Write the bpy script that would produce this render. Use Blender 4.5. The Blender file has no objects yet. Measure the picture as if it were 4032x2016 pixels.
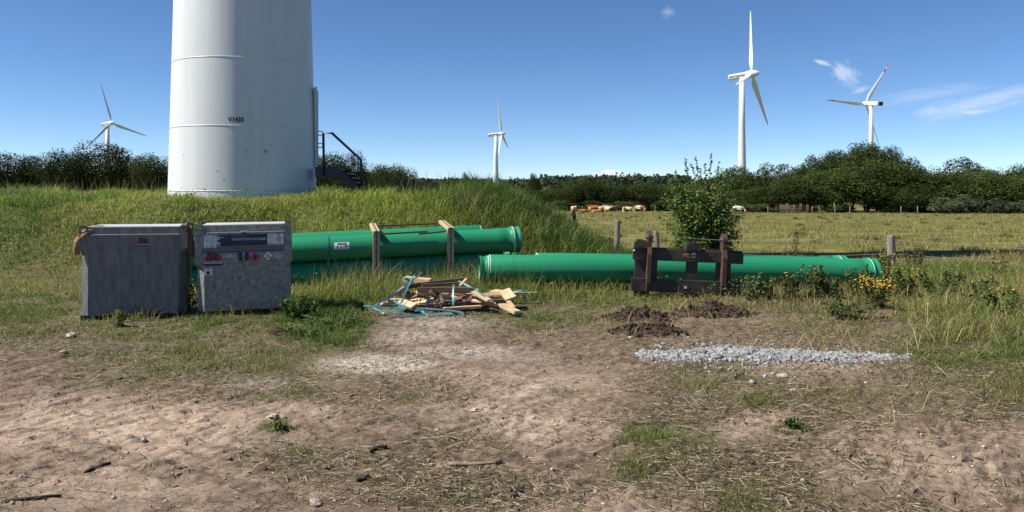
import bpy, bmesh, math, random
import numpy as np
from mathutils import Vector, Matrix, Quaternion

SC = bpy.context.scene
COL = SC.collection
random.seed(5)
RNG = np.random.default_rng(7)
R = math.radians
# ------------------------------------------------------------------ camera
F, CX, HY, EYE = 3050.0, 2016.0, 745.0, 1.6      # focal length and horizon of the photograph in its own pixels
cam_d = bpy.data.cameras.new('camera')
cam = bpy.data.objects.new('camera', cam_d); COL.objects.link(cam)
cam.location = (0, 0, EYE); cam.rotation_euler = (R(90), 0, 0)
cam_d.sensor_width = 36; cam_d.lens = F / 4032 * 36
cam_d.shift_y = -(1008 - HY) / 4032
cam_d.clip_start = 0.1; cam_d.clip_end = 20000
SC.camera = cam

def P(px, py, d):
    """point of the photograph at a given distance -> world"""
    return Vector(((px - CX) * d / F, d, EYE + (HY - py) * d / F))

# ------------------------------------------------------------------ light
SUN_AZ, SUN_EL = R(-168.8), R(47)
sdir = Vector((math.cos(SUN_AZ) * math.cos(SUN_EL), math.sin(SUN_AZ) * math.cos(SUN_EL), math.sin(SUN_EL)))
sun_d = bpy.data.lights.new('sun', 'SUN'); sun_d.energy = 5.0; sun_d.angle = R(0.53); sun_d.color = (1.0, 0.95, 0.87)
sun = bpy.data.objects.new('sun', sun_d); COL.objects.link(sun)
sun.rotation_euler = sdir.to_track_quat('Z', 'Y').to_euler(); sun.location = sdir * 60

world = bpy.data.worlds.new('World'); SC.world = world; world.use_nodes = True
wt = world.node_tree; wt.nodes.clear()
def WN(t, **k):
    n = wt.nodes.new(t)
    for a, b in k.items(): setattr(n, a, b)
    return n
w_out = WN('ShaderNodeOutputWorld'); w_bg = WN('ShaderNodeBackground')
sky = WN('ShaderNodeTexSky', sky_type='NISHITA', sun_disc=False)
sky.sun_elevation = SUN_EL; sky.sun_rotation = R(90) - SUN_AZ
sky.air_density = 0.52; sky.dust_density = 0.0; sky.ozone_density = 3.0; sky.altitude = 0
w_bg.inputs['Strength'].default_value = 0.082
wl = wt.links
wl.new(w_bg.outputs[0], w_out.inputs[0])
w_tc = WN('ShaderNodeTexCoord')
def wmath(op, a, b=None):
    n = WN('ShaderNodeMath', operation=op)
    for i, v in enumerate((a, b)):
        if v is None: continue
        if isinstance(v, (int, float)): n.inputs[i].default_value = v
        else: wl.new(v, n.inputs[i])
    return n.outputs[0]
def wdot(vec):
    n = WN('ShaderNodeVectorMath', operation='DOT_PRODUCT'); wl.new(w_tc.outputs['Generated'], n.inputs[0])
    n.inputs[1].default_value = vec
    return n.outputs['Value']
def cloud(px, py, rx, ry, ang, amp, scale, stretch=1.0):
    c = Vector((px - CX, F, HY - py)).normalized()
    rt = c.cross(Vector((0, 0, 1))).normalized(); up = rt.cross(c)
    u = math.cos(ang) * rt + math.sin(ang) * up; v = -math.sin(ang) * rt + math.cos(ang) * up
    du = wmath('MULTIPLY', wdot(u), F / rx); dv = wmath('MULTIPLY', wdot(v), F / ry)
    r2 = wmath('ADD', wmath('MULTIPLY', du, du), wmath('MULTIPLY', dv, dv))
    g = wmath('POWER', 2.718, wmath('MULTIPLY', r2, -1.0))
    front = wmath('GREATER_THAN', wdot(c), 0.5)
    mp = WN('ShaderNodeCombineXYZ'); wl.new(wmath('MULTIPLY', du, scale * stretch), mp.inputs[0]); wl.new(wmath('MULTIPLY', dv, scale), mp.inputs[1])
    mp.inputs[2].default_value = px * 0.013
    nz = WN('ShaderNodeTexNoise'); nz.inputs['Scale'].default_value = 1.0; nz.inputs['Detail'].default_value = 6; nz.inputs['Roughness'].default_value = 0.6
    wl.new(mp.outputs[0], nz.inputs['Vector'])
    m = wmath('SUBTRACT', wmath('ADD', wmath('MULTIPLY', g, 0.75), nz.outputs['Fac']), 0.85)
    m = wmath('MULTIPLY', wmath('MAXIMUM', m, 0.0), amp)
    m = wmath('MINIMUM', wmath('MULTIPLY', wmath('MULTIPLY', m, front), wmath('MINIMUM', wmath('MULTIPLY', g, 5), 1.0)), 0.9)
    return m
masks = [cloud(3330, 290, 75, 42, -0.7, 1.1, 2.4, .6), cloud(3240, 248, 42, 12, -0.35, 1.2, 1.0),
         cloud(3880, 400, 260, 50, 0.22, .65, 3.2, 0.7), cloud(3640, 372, 220, 34, 0.12, 0.45, 3.0, 0.7),
         cloud(3660, 437, 70, 25, 0.1, 0.7, 1.3), cloud(2630, 48, 36, 26, 0, 0.5, 1.2),
         cloud(2408, 680, 55, 17, 0.0, 3.6, 1.6), cloud(2335, 690, 70, 15, 0.1, 3.0, 1.6), cloud(2540, 690, 26, 10, 0.0, 1.5, 1.3), cloud(2470, 690, 200, 14, 0.0, 1.6, 2.0),
         cloud(350, 590, 60, 16, 0.0, 0.4, 1.3), cloud(2270, 700, 40, 12, 0.0, 1.0, 1.3), cloud(3390, 352, 40, 16, 0.3, 0.9, 1.2), cloud(3830, 440, 70, 12, 0.0, 1.2, 1.2)]
tot = masks[0]
for m_ in masks[1:]: tot = wmath('MAXIMUM', tot, m_)
w_mix = WN('ShaderNodeMixRGB'); wl.new(tot, w_mix.inputs[0]); 
w_gam = WN('ShaderNodeHueSaturation'); w_gam.inputs['Saturation'].default_value = 1.12
wl.new(sky.outputs[0], w_gam.inputs['Color']); wl.new(w_gam.outputs[0], w_mix.inputs[1]); w_mix.inputs[2].default_value = (6.6, 7.0, 7.6, 1)
wl.new(w_mix.outputs[0], w_bg.inputs['Color'])
SC.view_settings.view_transform = 'Standard'; SC.view_settings.look = 'None'
SC.view_settings.exposure = 0.80; SC.view_settings.gamma = 1.0
SC.cycles.max_bounces = 6; SC.cycles.transparent_max_bounces = 4

# ------------------------------------------------------------------ helpers
def new_mat(name):
    m = bpy.data.materials.new(name); m.use_nodes = True
    nt = m.node_tree; b = nt.nodes['Principled BSDF']
    return m, nt, b
def mat(name, col, rough=0.6, metal=0.0, var=0.25, scale=6.0, bump=0.0, bscale=40.0, spec=0.4, col2=None, detail=5, stretch=None, contrast=0.0):
    """procedural: two tones mixed by noise, plus bump"""
    m, nt, b = new_mat(name); L = nt.links
    b.inputs['Roughness'].default_value = rough; b.inputs['Metallic'].default_value = metal; b.inputs['Specular IOR Level'].default_value = spec
    tc = nt.nodes.new('ShaderNodeTexCoord'); src = tc.outputs['Object']
    if stretch:
        mp = nt.nodes.new('ShaderNodeMapping'); mp.inputs['Scale'].default_value = stretch; L.new(src, mp.inputs[0]); src = mp.outputs[0]
    n = nt.nodes.new('ShaderNodeTexNoise'); n.inputs['Scale'].default_value = scale; n.inputs['Detail'].default_value = detail; n.inputs['Roughness'].default_value = 0.65
    L.new(src, n.inputs['Vector'])
    r = nt.nodes.new('ShaderNodeValToRGB'); L.new(n.outputs['Fac'], r.inputs[0])
    c2 = col2 if col2 else tuple(c * (1 - var) for c in col)
    r.color_ramp.elements[0].position = 0.32 + contrast; r.color_ramp.elements[1].position = 0.68 - contrast
    r.color_ramp.elements[0].color = (*c2, 1); r.color_ramp.elements[1].color = (*col, 1)
    L.new(r.outputs[0], b.inputs['Base Color'])
    if bump:
        n2 = nt.nodes.new('ShaderNodeTexNoise'); n2.inputs['Scale'].default_value = bscale; n2.inputs['Detail'].default_value = 4
        L.new(src, n2.inputs['Vector'])
        bp = nt.nodes.new('ShaderNodeBump'); bp.inputs['Strength'].default_value = bump; bp.inputs['Distance'].default_value = 0.02
        L.new(n2.outputs['Fac'], bp.inputs['Height']); L.new(bp.outputs[0], b.inputs['Normal'])
    return m
def leaf_mat(name, trans=0.3, rnd=0.25, rough=0.55, spec=0.25):
    m, nt, b = new_mat(name); L = nt.links
    at = nt.nodes.new('ShaderNodeAttribute'); at.attribute_name = 'Col'
    oi = nt.nodes.new('ShaderNodeObjectInfo')
    mr = nt.nodes.new('ShaderNodeMapRange'); mr.inputs['To Min'].default_value = 1 - rnd; mr.inputs['To Max'].default_value = 1 + rnd
    L.new(oi.outputs['Random'], mr.inputs['Value'])
    mx = nt.nodes.new('ShaderNodeVectorMath'); mx.operation = 'SCALE'; L.new(at.outputs['Color'], mx.inputs[0]); L.new(mr.outputs[0], mx.inputs['Scale'])
    L.new(mx.outputs[0], b.inputs['Base Color']); b.inputs['Roughness'].default_value = rough; b.inputs['Specular IOR Level'].default_value = spec
    tr = nt.nodes.new('ShaderNodeBsdfTranslucent'); L.new(mx.outputs[0], tr.inputs['Color'])
    ms = nt.nodes.new('ShaderNodeMixShader'); ms.inputs[0].default_value = trans
    L.new(b.outputs[0], ms.inputs[1]); L.new(tr.outputs[0], ms.inputs[2]); L.new(ms.outputs[0], nt.nodes['Material Output'].inputs[0])
    return m

def tag(o, label=None, cat=None, group=None, kind=None):
    if label: o['label'] = label
    if cat: o['category'] = cat
    if group: o['group'] = group
    if kind: o['kind'] = kind
    return o
def link(name, me, parent=None):
    o = bpy.data.objects.new(name, me); COL.objects.link(o)
    if parent is not None: o.parent = parent
    return o
def empty(name, loc, rot=(0, 0, 0), label=None, cat=None, group=None):
    o = bpy.data.objects.new(name, None); COL.objects.link(o)
    o.empty_display_size = 0.2
    o.location = loc; o.rotation_euler = rot
    return tag(o, label, cat, group)
def kids(o): return [c for c in bpy.data.objects if c.parent is o]
def copy_tree(o, parent=None):
    c = o.copy(); COL.objects.link(c)
    if parent is not None: c.parent = parent
    for ch in kids(o): copy_tree(ch, c)
    return c

def arr_mesh(name, V, T=None, Q=None, col=None, smooth=False):
    """mesh from numpy arrays of triangles and/or quads"""
    me = bpy.data.meshes.new(name)
    V = np.asarray(V, np.float32).reshape(-1, 3)
    me.vertices.add(len(V)); me.vertices.foreach_set('co', V.ravel())
    parts, starts, tot = [], [], 0
    lens = []
    if T is not None and len(T): T = np.asarray(T, np.int32).reshape(-1, 3); parts.append(T.ravel()); lens.append(np.full(len(T), 3, np.int32))
    if Q is not None and len(Q): Q = np.asarray(Q, np.int32).reshape(-1, 4); parts.append(Q.ravel()); lens.append(np.full(len(Q), 4, np.int32))
    loops = np.concatenate(parts); lens = np.concatenate(lens)
    st = np.concatenate(([0], np.cumsum(lens)[:-1])).astype(np.int32)
    me.loops.add(len(loops)); me.loops.foreach_set('vertex_index', loops)
    me.polygons.add(len(lens)); me.polygons.foreach_set('loop_start', st); me.polygons.foreach_set('loop_total', lens)
    if smooth: me.polygons.foreach_set('use_smooth', np.ones(len(lens), bool))
    me.update(calc_edges=True)
    if col is not None:
        a = me.color_attributes.new('Col', 'FLOAT_COLOR', 'POINT')
        c = np.ones((len(V), 4), np.float32); c[:, :3] = col
        a.data.foreach_set('color', c.ravel())
    return me

class MB:
    """collects shapes into ONE mesh, with a material index per face"""
    def __init__(self): self.v, self.f, self.m, self.s = [], [], [], []
    def add(self, vs, fs, mi=0, smooth=False, M=None):
        k = len(self.v)
        for p in vs:
            p = Vector(p)
            self.v.append(tuple(M @ p) if M else tuple(p))
        for f in fs: self.f.append([i + k for i in f]); self.m.append(mi); self.s.append(smooth)
        return self
    def box(self, c, s, mi=0, M=None, bev=0.0):
        x, y, z = (q / 2 for q in s)
        if bev <= 0:
            vs = [(c[0] + a * x, c[1] + b * y, c[2] + d * z) for a in (-1, 1) for b in (-1, 1) for d in (-1, 1)]
            return self.add(vs, [(0, 1, 3, 2), (4, 6, 7, 5), (0, 4, 5, 1), (2, 3, 7, 6), (0, 2, 6, 4), (1, 5, 7, 3)], mi, M=M)
        bm = bmesh.new(); bmesh.ops.create_cube(bm, size=1.0)
        for v in bm.verts: v.co = Vector((v.co.x * s[0] + c[0], v.co.y * s[1] + c[1], v.co.z * s[2] + c[2]))
        bmesh.ops.bevel(bm, geom=bm.edges[:], offset=bev, segments=2, affect='EDGES')
        bm.verts.index_update()
        self.add([v.co for v in bm.verts], [[v.index for v in f.verts] for f in bm.faces], mi, M=M); bm.free(); return self
    def beam(self, a, b, w, h, mi=0, up=(0, 0, 1), bev=0.0, roll=0.0):
        a, b = Vector(a), Vector(b); d = (b - a); L = d.length; d.normalize()
        up = Vector(up)
        if abs(d.dot(up)) > 0.98: up = Vector((0, 1, 0))
        sd = d.cross(up).normalized(); u = sd.cross(d)
        if roll: q = Quaternion(d, roll); sd = q @ sd; u = q @ u
        M = Matrix(((d.x, sd.x, u.x, (a.x + b.x) / 2), (d.y, sd.y, u.y, (a.y + b.y) / 2), (d.z, sd.z, u.z, (a.z + b.z) / 2), (0, 0, 0, 1)))
        return self.box((0, 0, 0), (L, w, h), mi, M=M, bev=bev)
    def tube(self, pts, rad, n=8, mi=0, cap=True, smooth=True):
        pts = [Vector(p) for p in pts]; rs = rad if isinstance(rad, (list, tuple)) else [rad] * len(pts)
        vs, fs = [], []; prev = None
        for i, p in enumerate(pts):
            d = (pts[min(i + 1, len(pts) - 1)] - pts[max(i - 1, 0)]).normalized()
            if prev is None:
                prev = d.cross(Vector((0, 0, 1)) if abs(d.z) < 0.9 else Vector((0, 1, 0))).normalized()
            u = (prev - d * prev.dot(d)).normalized(); prev = u; w = d.cross(u)
            for k in range(n):
                t = 2 * math.pi * k / n; vs.append(p + (u * math.cos(t) + w * math.sin(t)) * rs[i])
        for i in range(len(pts) - 1):
            for k in range(n):
                k2 = (k + 1) % n; fs.append((i * n + k, i * n + k2, (i + 1) * n + k2, (i + 1) * n + k))
        if cap: fs.append(tuple(range(n))[::-1]); fs.append(tuple((len(pts) - 1) * n + k for k in range(n)))
        return self.add(vs, fs, mi, smooth)
    def lathe(self, prof, n=32, mi=0, M=None, smooth=True, cap0=False, cap1=False):
        """profile of (r, z) turned about Z"""
        vs, fs = [], []
        for r, z in prof:
            for k in range(n):
                t = 2 * math.pi * k / n; vs.append((r * math.cos(t), r * math.sin(t), z))
        for i in range(len(prof) - 1):
            for k in range(n):
                k2 = (k + 1) % n; fs.append((i * n + k, i * n + k2, (i + 1) * n + k2, (i + 1) * n + k))
        if cap0: fs.append(tuple(range(n))[::-1])
        if cap1: fs.append(tuple((len(prof) - 1) * n + k for k in range(n)))
        return self.add(vs, fs, mi, smooth, M=M)
    def prism(self, poly, y0, y1, mi=0, M=None):
        """polygon in x,z pushed from y0 to y1"""
        n = len(poly); vs = [(x, y0, z) for x, z in poly] + [(x, y1, z) for x, z in poly]
        fs = [tuple(range(n)), tuple(range(2 * n - 1, n - 1, -1))] + [(i, i + n, (i + 1) % n + n, (i + 1) % n) for i in range(n)]
        return self.add(vs, fs, mi, M=M)
    def text(self, s, size, c, mi=0, bold=0.0, width=None, M=None, shear=0.0):
        """flat lettering in the x,z plane facing -y, centred at c"""
        cu = bpy.data.curves.new('lettering', 'FONT'); cu.body = s; cu.size = size; cu.offset = bold; cu.align_x = 'CENTER'; cu.align_y = 'CENTER'
        cu.resolution_u = 3; cu.shear = shear; cu.fill_mode = 'FRONT'
        ob = bpy.data.objects.new('lettering', cu)
        me = bpy.data.meshes.new_from_object(ob)
        xs = [v.co.x for v in me.vertices]; k = 1.0
        if width and xs: k = width / (max(xs) - min(xs))
        self.add([(c[0] + v.co.x * k, c[1], c[2] + v.co.y) for v in me.vertices], [list(p.vertices) for p in me.polygons], mi, M=M)
        bpy.data.objects.remove(ob); bpy.data.curves.remove(cu); bpy.data.meshes.remove(me)
        return self
    def build(self, name, mats, parent=None, fix=True):
        me = bpy.data.meshes.new(name); me.from_pydata(self.v, [], self.f)
        for m in (mats if isinstance(mats, (list, tuple)) else [mats]): me.materials.append(m)
        me.polygons.foreach_set('material_index', self.m); me.polygons.foreach_set('use_smooth', self.s)
        if fix:
            bm = bmesh.new(); bm.from_mesh(me); bmesh.ops.recalc_face_normals(bm, faces=bm.faces[:]); bm.to_mesh(me); bm.free()
        me.update()
        return link(name, me, parent)

# numpy value noise
_PERM = np.random.default_rng(11).random((256, 256)).astype(np.float32)
def vnoise(x, y):
    xi = np.floor(x).astype(np.int64); yi = np.floor(y).astype(np.int64); fx = x - xi; fy = y - yi
    fx = fx * fx * (3 - 2 * fx); fy = fy * fy * (3 - 2 * fy)
    a = _PERM[xi & 255, yi & 255]; b = _PERM[(xi + 1) & 255, yi & 255]; c = _PERM[xi & 255, (yi + 1) & 255]; d = _PERM[(xi + 1) & 255, (yi + 1) & 255]
    return (a * (1 - fx) + b * fx) * (1 - fy) + (c * (1 - fx) + d * fx) * fy
def fbm(x, y, o=4, g=0.5):
    s = 0; a = 1.0; t = 0
    for i in range(o):
        s = s + a * vnoise(x * 2 ** i + 17.3 * i, y * 2 ** i + 5.1 * i); t += a; a *= g
    return s / t
def sm(a, b, x):
    t = np.clip((x - a) / (b - a), 0, 1); return t * t * (3 - 2 * t)

# ------------------------------------------------------------------ terrain
def mound_w(x, y):
    toe = 13.0 + 1.7 * sm(-7.5, -4.5, x) - 0.5 * sm(-11, -8, -x) * 0
    return sm(toe, toe + 3.4, y) * (1 - sm(-0.9, 3.3, x + 0.25 * np.sin(y * 0.9))) * (1 - sm(30, 46, y))
def tz(x, y):
    x = np.asarray(x, float); y = np.asarray(y, float)
    b = -0.36 * sm(12.6, 18.5, y) - 0.0207 * np.clip(y - 22, 0, 218) + 0.11 * np.exp(-((x - 0.2) / 1.6) ** 2 - ((y - 12.2) / 0.9) ** 2)
    r = np.hypot(x, y)
    b = b + 11 * sm(700, 1900, r)
    m = mound_w(x, y)
    z = b * (1 - m) + 1.36 * m
    z = z + m * 0.12 * (fbm(x * 0.7, y * 0.7, 3) - 0.5) + sm(9.5, 12, y) * (1 - sm(60, 100, y)) * 0.10 * (fbm(x * 0.5 + 9, y * 0.5, 3) - 0.5)
    return z
def tz1(x, y): return float(tz(np.array([x]), np.array([y]))[0])

# zones of the yard: ground patches given where the photograph shows them, as ellipses on the level ground
def uv(x, y):
    """ground point -> position in a 2576-wide copy of the photograph"""
    y = np.maximum(y, 1.0)
    return (CX + F * x / y) / 1.5652, (HY + F * (EYE - tz(x, y) * 0) / y) / 1.5652
def blob(u, v, cx, cy, rx, ry):
    return np.exp(-(((u - cx) / rx) ** 2 + ((v - cy) / ry) ** 2) ** 1.5)
GREEN = [(500, 830, 330, 36, .8), (520, 905, 300, 42, .75), (810, 815, 120, 60, 1.5), (90, 790, 190, 70, .85), (1680, 1120, 120, 55, .85), (1640, 1180, 90, 35, .5), (1790, 960, 120, 60, .6),
         (1930, 1012, 70, 20, 1.0), (2000, 1082, 50, 14, 1.0), (2110, 800, 130, 60, .8), (2480, 840, 230, 110, 1.1), (2050, 740, 520, 40, .9), (1400, 790, 250, 45, .55), (1340, 815, 60, 20, .8),
         (1060, 1005, 60, 18, .4), (690, 1080, 40, 10, .9), (640, 1005, 50, 14, .5), (740, 1140, 40, 10, .4), (1900, 1250, 160, 50, .3), (2560, 960, 120, 70, .8), (300, 960, 200, 24, .35), (750, 985, 60, 14, .5), (1960, 940, 60, 16, .4), (2400, 1010, 160, 30, .35), (1250, 700, 400, 30, .9), (2020, 1000, 180, 26, .5), (1150, 1260, 60, 14, .4), (1720, 1210, 110, 30, .4), (800, 750, 160, 40, 1.0)]
STRAW = [(1010, 1000, 260, 50, .8), (1750, 1000, 200, 70, .8), (2250, 1000, 380, 85, 1.1), (1950, 850, 520, 65, .9), (1450, 860, 260, 45, .6), (900, 1150, 380, 60, .55), (1850, 1180, 350, 70, .6), (700, 930, 380, 60, .7), (150, 860, 220, 40, .6),
         (1150, 1240, 300, 45, .55), (2100, 1270, 350, 30, .5), (550, 1000, 260, 20, .4), (1420, 985, 60, 12, 1.1), (1850, 780, 160, 30, .8), (450, 960, 200, 25, .7), (2350, 1080, 250, 40, .4), (1100, 1110, 200, 40, .5)]
BARE = [(300, 1075, 380, 75, 1.0), (1300, 970, 260, 45, .7), (1350, 1070, 200, 45, .7), (2330, 1150, 330, 75, .5), (1500, 1270, 260, 40, .4), (1940, 1060, 80, 22, .9), (2000, 930, 160, 22, .8), (1900, 1075, 110, 30, .7), (200, 1230, 300, 50, .5), (700, 1040, 200, 25, .6), (1170, 1020, 160, 24, .8)]
GRAV = [(960, 918, 140, 20, 1.2), (1170, 888, 130, 16, .75), (1050, 845, 110, 20, .5), (1120, 815, 120, 14, .6), (1000, 860, 80, 14, .5), (650, 965, 90, 12, .45), (1300, 900, 120, 9, .4)]
def zone(lst, u, v, x, y, s=1.0, seed=0):
    n = fbm(x * 1.9 + seed, y * 1.9 - seed, 4, 0.6)
    w = 0
    for cx, cy, rx, ry, a in lst: w = np.maximum(w, a * blob(u, v, cx, cy, rx * 1.1, ry * 1.15))
    return np.clip(w * (0.45 + 1.15 * n), 0, 1)
def zones(x, y):
    u, v = uv(x, y)
    near = 1 - sm(11.5, 14, y)
    back = sm(9.6, 10.8, y) * 0.8
    g = np.clip(np.maximum(zone(GREEN, u, v, x, y, seed=3), back), 0, 1)
    s = zone(STRAW, u, v, x, y, seed=8); b = zone(BARE, u, v, x, y, seed=1); k = zone(GRAV, u, v, x, y, seed=5)
    side = np.maximum(sm(2560, 2700, u), sm(20, -120, u) * (v < 960)) * (.35 + .65 * fbm(x * 1.2, y * 1.2, 3)); g = np.maximum(g, side); s = np.maximum(s, side)
    g = g * (1 - 0.8 * k) * (1 - 0.6 * b)
    return g, s * (1 - 0.6 * b) * (1 - 0.6 * k), b, k * near

def axis(lo_f, hi_f, st, lo, hi, grow=1.09):
    mid = list(np.arange(lo_f, hi_f + 1e-6, st)); a = []; p, s = hi_f, st
    while p < hi: s *= grow; p += s; a.append(p)
    c = []; p, s = lo_f, st
    while p > lo: s *= grow; p -= s; c.append(p)
    return np.array(c[::-1] + mid + a)
gx = axis(-6.8, 7.6, 0.0165, -5000, 5000, 1.09)
gy = np.concatenate((axis(3.4, 11.0, 0.0135, -60, 11.0, 1.25)[:-1], np.arange(11.0, 26, 0.07)))
p_, s_ = 26.0, 0.07; ex = []
while p_ < 6500: s_ *= 1.07; p_ += s_; ex.append(p_)
gy = np.concatenate((gy, ex))
GX, GY = np.meshgrid(gx, gy); X = GX.ravel(); Y = GY.ravel()
Z = tz(X, Y)
zg, zs, zb, zk = zones(X, Y)
nearm = (1 - sm(10.5, 13, Y)) * (1 - sm(9, 11, np.abs(X)))
# trampled earth: broad undulation, wheel ruts running across, clods
rut = fbm(X * 0.9 + 0.25 * Y, Y * 5.2, 4, 0.55) - 0.5
clod = fbm(X * 9, Y * 15, 4, 0.6) - 0.5
fine = fbm(X * 30, Y * 38, 2, 0.6) - 0.5
lump = np.maximum(fbm(X * 4.5 + 3, Y * 7 + 1, 3, 0.6) - 0.56, 0)
soft = np.clip(1 - 0.55 * zb, 0.3, 1)
Z = Z + nearm * (0.04 * (fbm(X * 0.6, Y * 0.6, 2) - 0.5) + 0.016 * rut + 0.015 * clod * soft + 0.013 * fine + 0.008 * lump * soft)
ca_, sa_ = math.cos(R(48)), math.sin(R(48)); du_ = X * ca_ + Y * sa_; dv_ = -X * sa_ + Y * ca_
dash = sm(.57, .595, fbm(du_ * 2.8 + .6 * fbm(X * 2, Y * 2, 2), dv_ * 13.0, 3, .6)); dash2 = sm(.60, .63, fbm(du_ * 8 + 40, dv_ * 21 + 7, 2, .5))
Z = Z + nearm * (.017 * dash * (.45 + .55 * zb) + .014 * dash2) * sm(.35, .6, fbm(X * .8 + 60, Y * .8, 2) + .12)
# tyre lug prints at the lower right of the yard
u_, v_ = uv(X, Y)
wob = .03 * (fbm(X * 3, Y * 3, 2) - .5)
for cx_t, sg in ((2.36, 1), (2.86, -1)):
    wv = np.exp(-((X - cx_t) / .22) ** 6) * np.exp(-((Y - 4.5) / .75) ** 6)
    lug = np.sin((Y + sg * .38 * (X - cx_t) + wob) * 2 * math.pi / .165)
    Z = Z + nearm * wv * (.017 * np.tanh(lug * 3) - .012)
tw2 = blob(u_, v_, 330, 1150, 330, 70) * nearm
Z = Z + tw2 * 0.008 * np.tanh(2 * np.sin((Y + 0.55 * X) * 2 * math.pi / 0.21 + 3 * fbm(X * 1.5, Y * 1.5, 2)))
nx, ny = len(gx), len(gy)
ii = (np.arange(ny - 1)[:, None] * nx + np.arange(nx - 1)[None, :]).ravel()
Qd = np.stack((ii, ii + 1, ii + nx + 1, ii + nx), 1)
g_me = arr_mesh('ground', np.stack((X, Y, Z), 1), Q=Qd, col=np.stack((zg, zs, zk), 1), smooth=True)
a2 = g_me.color_attributes.new('Bare', 'FLOAT_COLOR', 'POINT')
past = sm(17, 24, Y) * (1 - mound_w(X, Y)); c2 = np.ones((len(X), 4), np.float32); c2[:, 0] = zb; c2[:, 1] = past; c2[:, 2] = mound_w(X, Y)
a2.data.foreach_set('color', c2.ravel())

def ground_mat():
    m, nt, b = new_mat('earth and pasture'); L = nt.links; N = nt.nodes.new
    geo = N('ShaderNodeNewGeometry'); pos = geo.outputs['Position']
    def noise(scale, det=5, ro=0.6, stretch=None):
        src = pos
        if stretch:
            mp = N('ShaderNodeMapping'); mp.inputs['Scale'].default_value = stretch; L.new(pos, mp.inputs[0]); src = mp.outputs[0]
        n = N('ShaderNodeTexNoise'); n.inputs['Scale'].default_value = scale; n.inputs['Detail'].default_value = det; n.inputs['Roughness'].default_value = ro
        L.new(src, n.inputs['Vector']); return n.outputs['Fac']
    def ramp(f, stops):
        r = N('ShaderNodeValToRGB'); L.new(f, r.inputs[0]); e = r.color_ramp.elements
        while len(e) < len(stops): e.new(0.5)
        for i, (p, c) in enumerate(stops): e[i].position = p; e[i].color = (*c, 1)
        return r.outputs[0]
    def mix(f, a, c):
        x = N('ShaderNodeMixRGB'); L.new(a, x.inputs[1]); L.new(c, x.inputs[2])
        if isinstance(f, float): x.inputs[0].default_value = f
        else: L.new(f, x.inputs[0])
        return x.outputs[0]
    a1 = N('ShaderNodeAttribute'); a1.attribute_name = 'Col'; s1 = N('ShaderNodeSeparateColor'); L.new(a1.outputs['Color'], s1.inputs[0])
    ab = N('ShaderNodeAttribute'); ab.attribute_name = 'Bare'; s2 = N('ShaderNodeSeparateColor'); L.new(ab.outputs['Color'], s2.inputs[0])
    brown = ramp(noise(5.5, 6, 0.7), [(.3, (.07, .048, .036)), (.48, (.155, .111, .083)), (.6, (.23, .17, .128)), (.72, (.32, .248, .19))])
    speck = ramp(noise(48, 4, 0.8), [(.36, (.30, .27, .25)), (.48, (.9, .9, .9)), (.58, (1, 1, 1)), (.72, (1.3, 1.26, 1.2))])
    x = N('ShaderNodeMixRGB'); x.blend_type = 'MULTIPLY'; x.inputs[0].default_value = 0.8; L.new(brown, x.inputs[1]); L.new(speck, x.inputs[2]); brown = x.outputs[0]
    light = ramp(noise(4.0, 6, 0.7), [(.3, (.21, .15, .112)), (.45, (.31, .232, .174)), (.58, (.40, .308, .232)), (.72, (.50, .40, .305))])
    x = N('ShaderNodeMixRGB'); x.blend_type = 'MULTIPLY'; x.inputs[0].default_value = 0.6; L.new(light, x.inputs[1]); L.new(speck, x.inputs[2]); light = x.outputs[0]
    c = mix(s2.outputs[0], brown, light)
    straw = ramp(noise(26, 5, 0.75, (0.5, 1.2, 1)), [(.3, (.045, .034, .022)), (.48, (.12, .093, .06)), (.62, (.20, .16, .10)), (.75, (.29, .24, .155))])
    f = N('ShaderNodeMath'); f.operation = 'MULTIPLY'; L.new(s1.outputs[1], f.inputs[0]); f.inputs[1].default_value = 0.8
    c = mix(f.outputs[0], c, straw)
    green = ramp(noise(18, 5, 0.75), [(.3, (.022, .028, .010)), (.5, (.07, .075, .026)), (.7, (.14, .13, .055))])
    f = N('ShaderNodeMath'); f.operation = 'MULTIPLY'; L.new(s1.outputs[0], f.inputs[0]); f.inputs[1].default_value = 0.85
    c = mix(f.outputs[0], c, green)
    vo = N('ShaderNodeTexVoronoi'); vo.inputs['Scale'].default_value = 34; L.new(pos, vo.inputs['Vector'])
    sv = N('ShaderNodeSeparateColor'); L.new(vo.outputs['Color'], sv.inputs[0])
    grav = ramp(sv.outputs[0], [(.0, (.24, .20, .165)), (.5, (.40, .345, .29)), (1., (.52, .46, .40))])
    f = N('ShaderNodeMath'); f.operation = 'MULTIPLY'; L.new(s1.outputs[2], f.inputs[0]); f.inputs[1].default_value = 0.7
    c = mix(f.outputs[0], c, grav)
    # pasture: grazed patches, dry tufts, long faint bands
    p1 = ramp(noise(0.30, 7, 0.75, (0.7, 1, 1)), [(.36, (.075, .10, .02)), (.48, (.125, .13, .034)), (.58, (.185, .165, .058)), (.72, (.24, .20, .09))])
    p2 = ramp(noise(1.3, 5, 0.75, (0.6, 1, 1)), [(.3, (.45, .5, .45)), (.5, (1, 1, 1)), (.72, (1.5, 1.35, 1.2))])
    x = N('ShaderNodeMixRGB'); x.blend_type = 'MULTIPLY'; x.inputs[0].default_value = 1.0; L.new(p1, x.inputs[1]); L.new(p2, x.inputs[2])
    c = mix(s2.outputs[1], c, x.outputs[0])
    mgr = ramp(noise(3, 5, 0.7), [(.3, (.05, .06, .018)), (.6, (.11, .13, .036))])
    c = mix(s2.outputs[2], c, mgr)
    L.new(c, b.inputs['Base Color']); b.inputs['Roughness'].default_value = 0.95; b.inputs['Specular IOR Level'].default_value = 0.1
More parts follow.
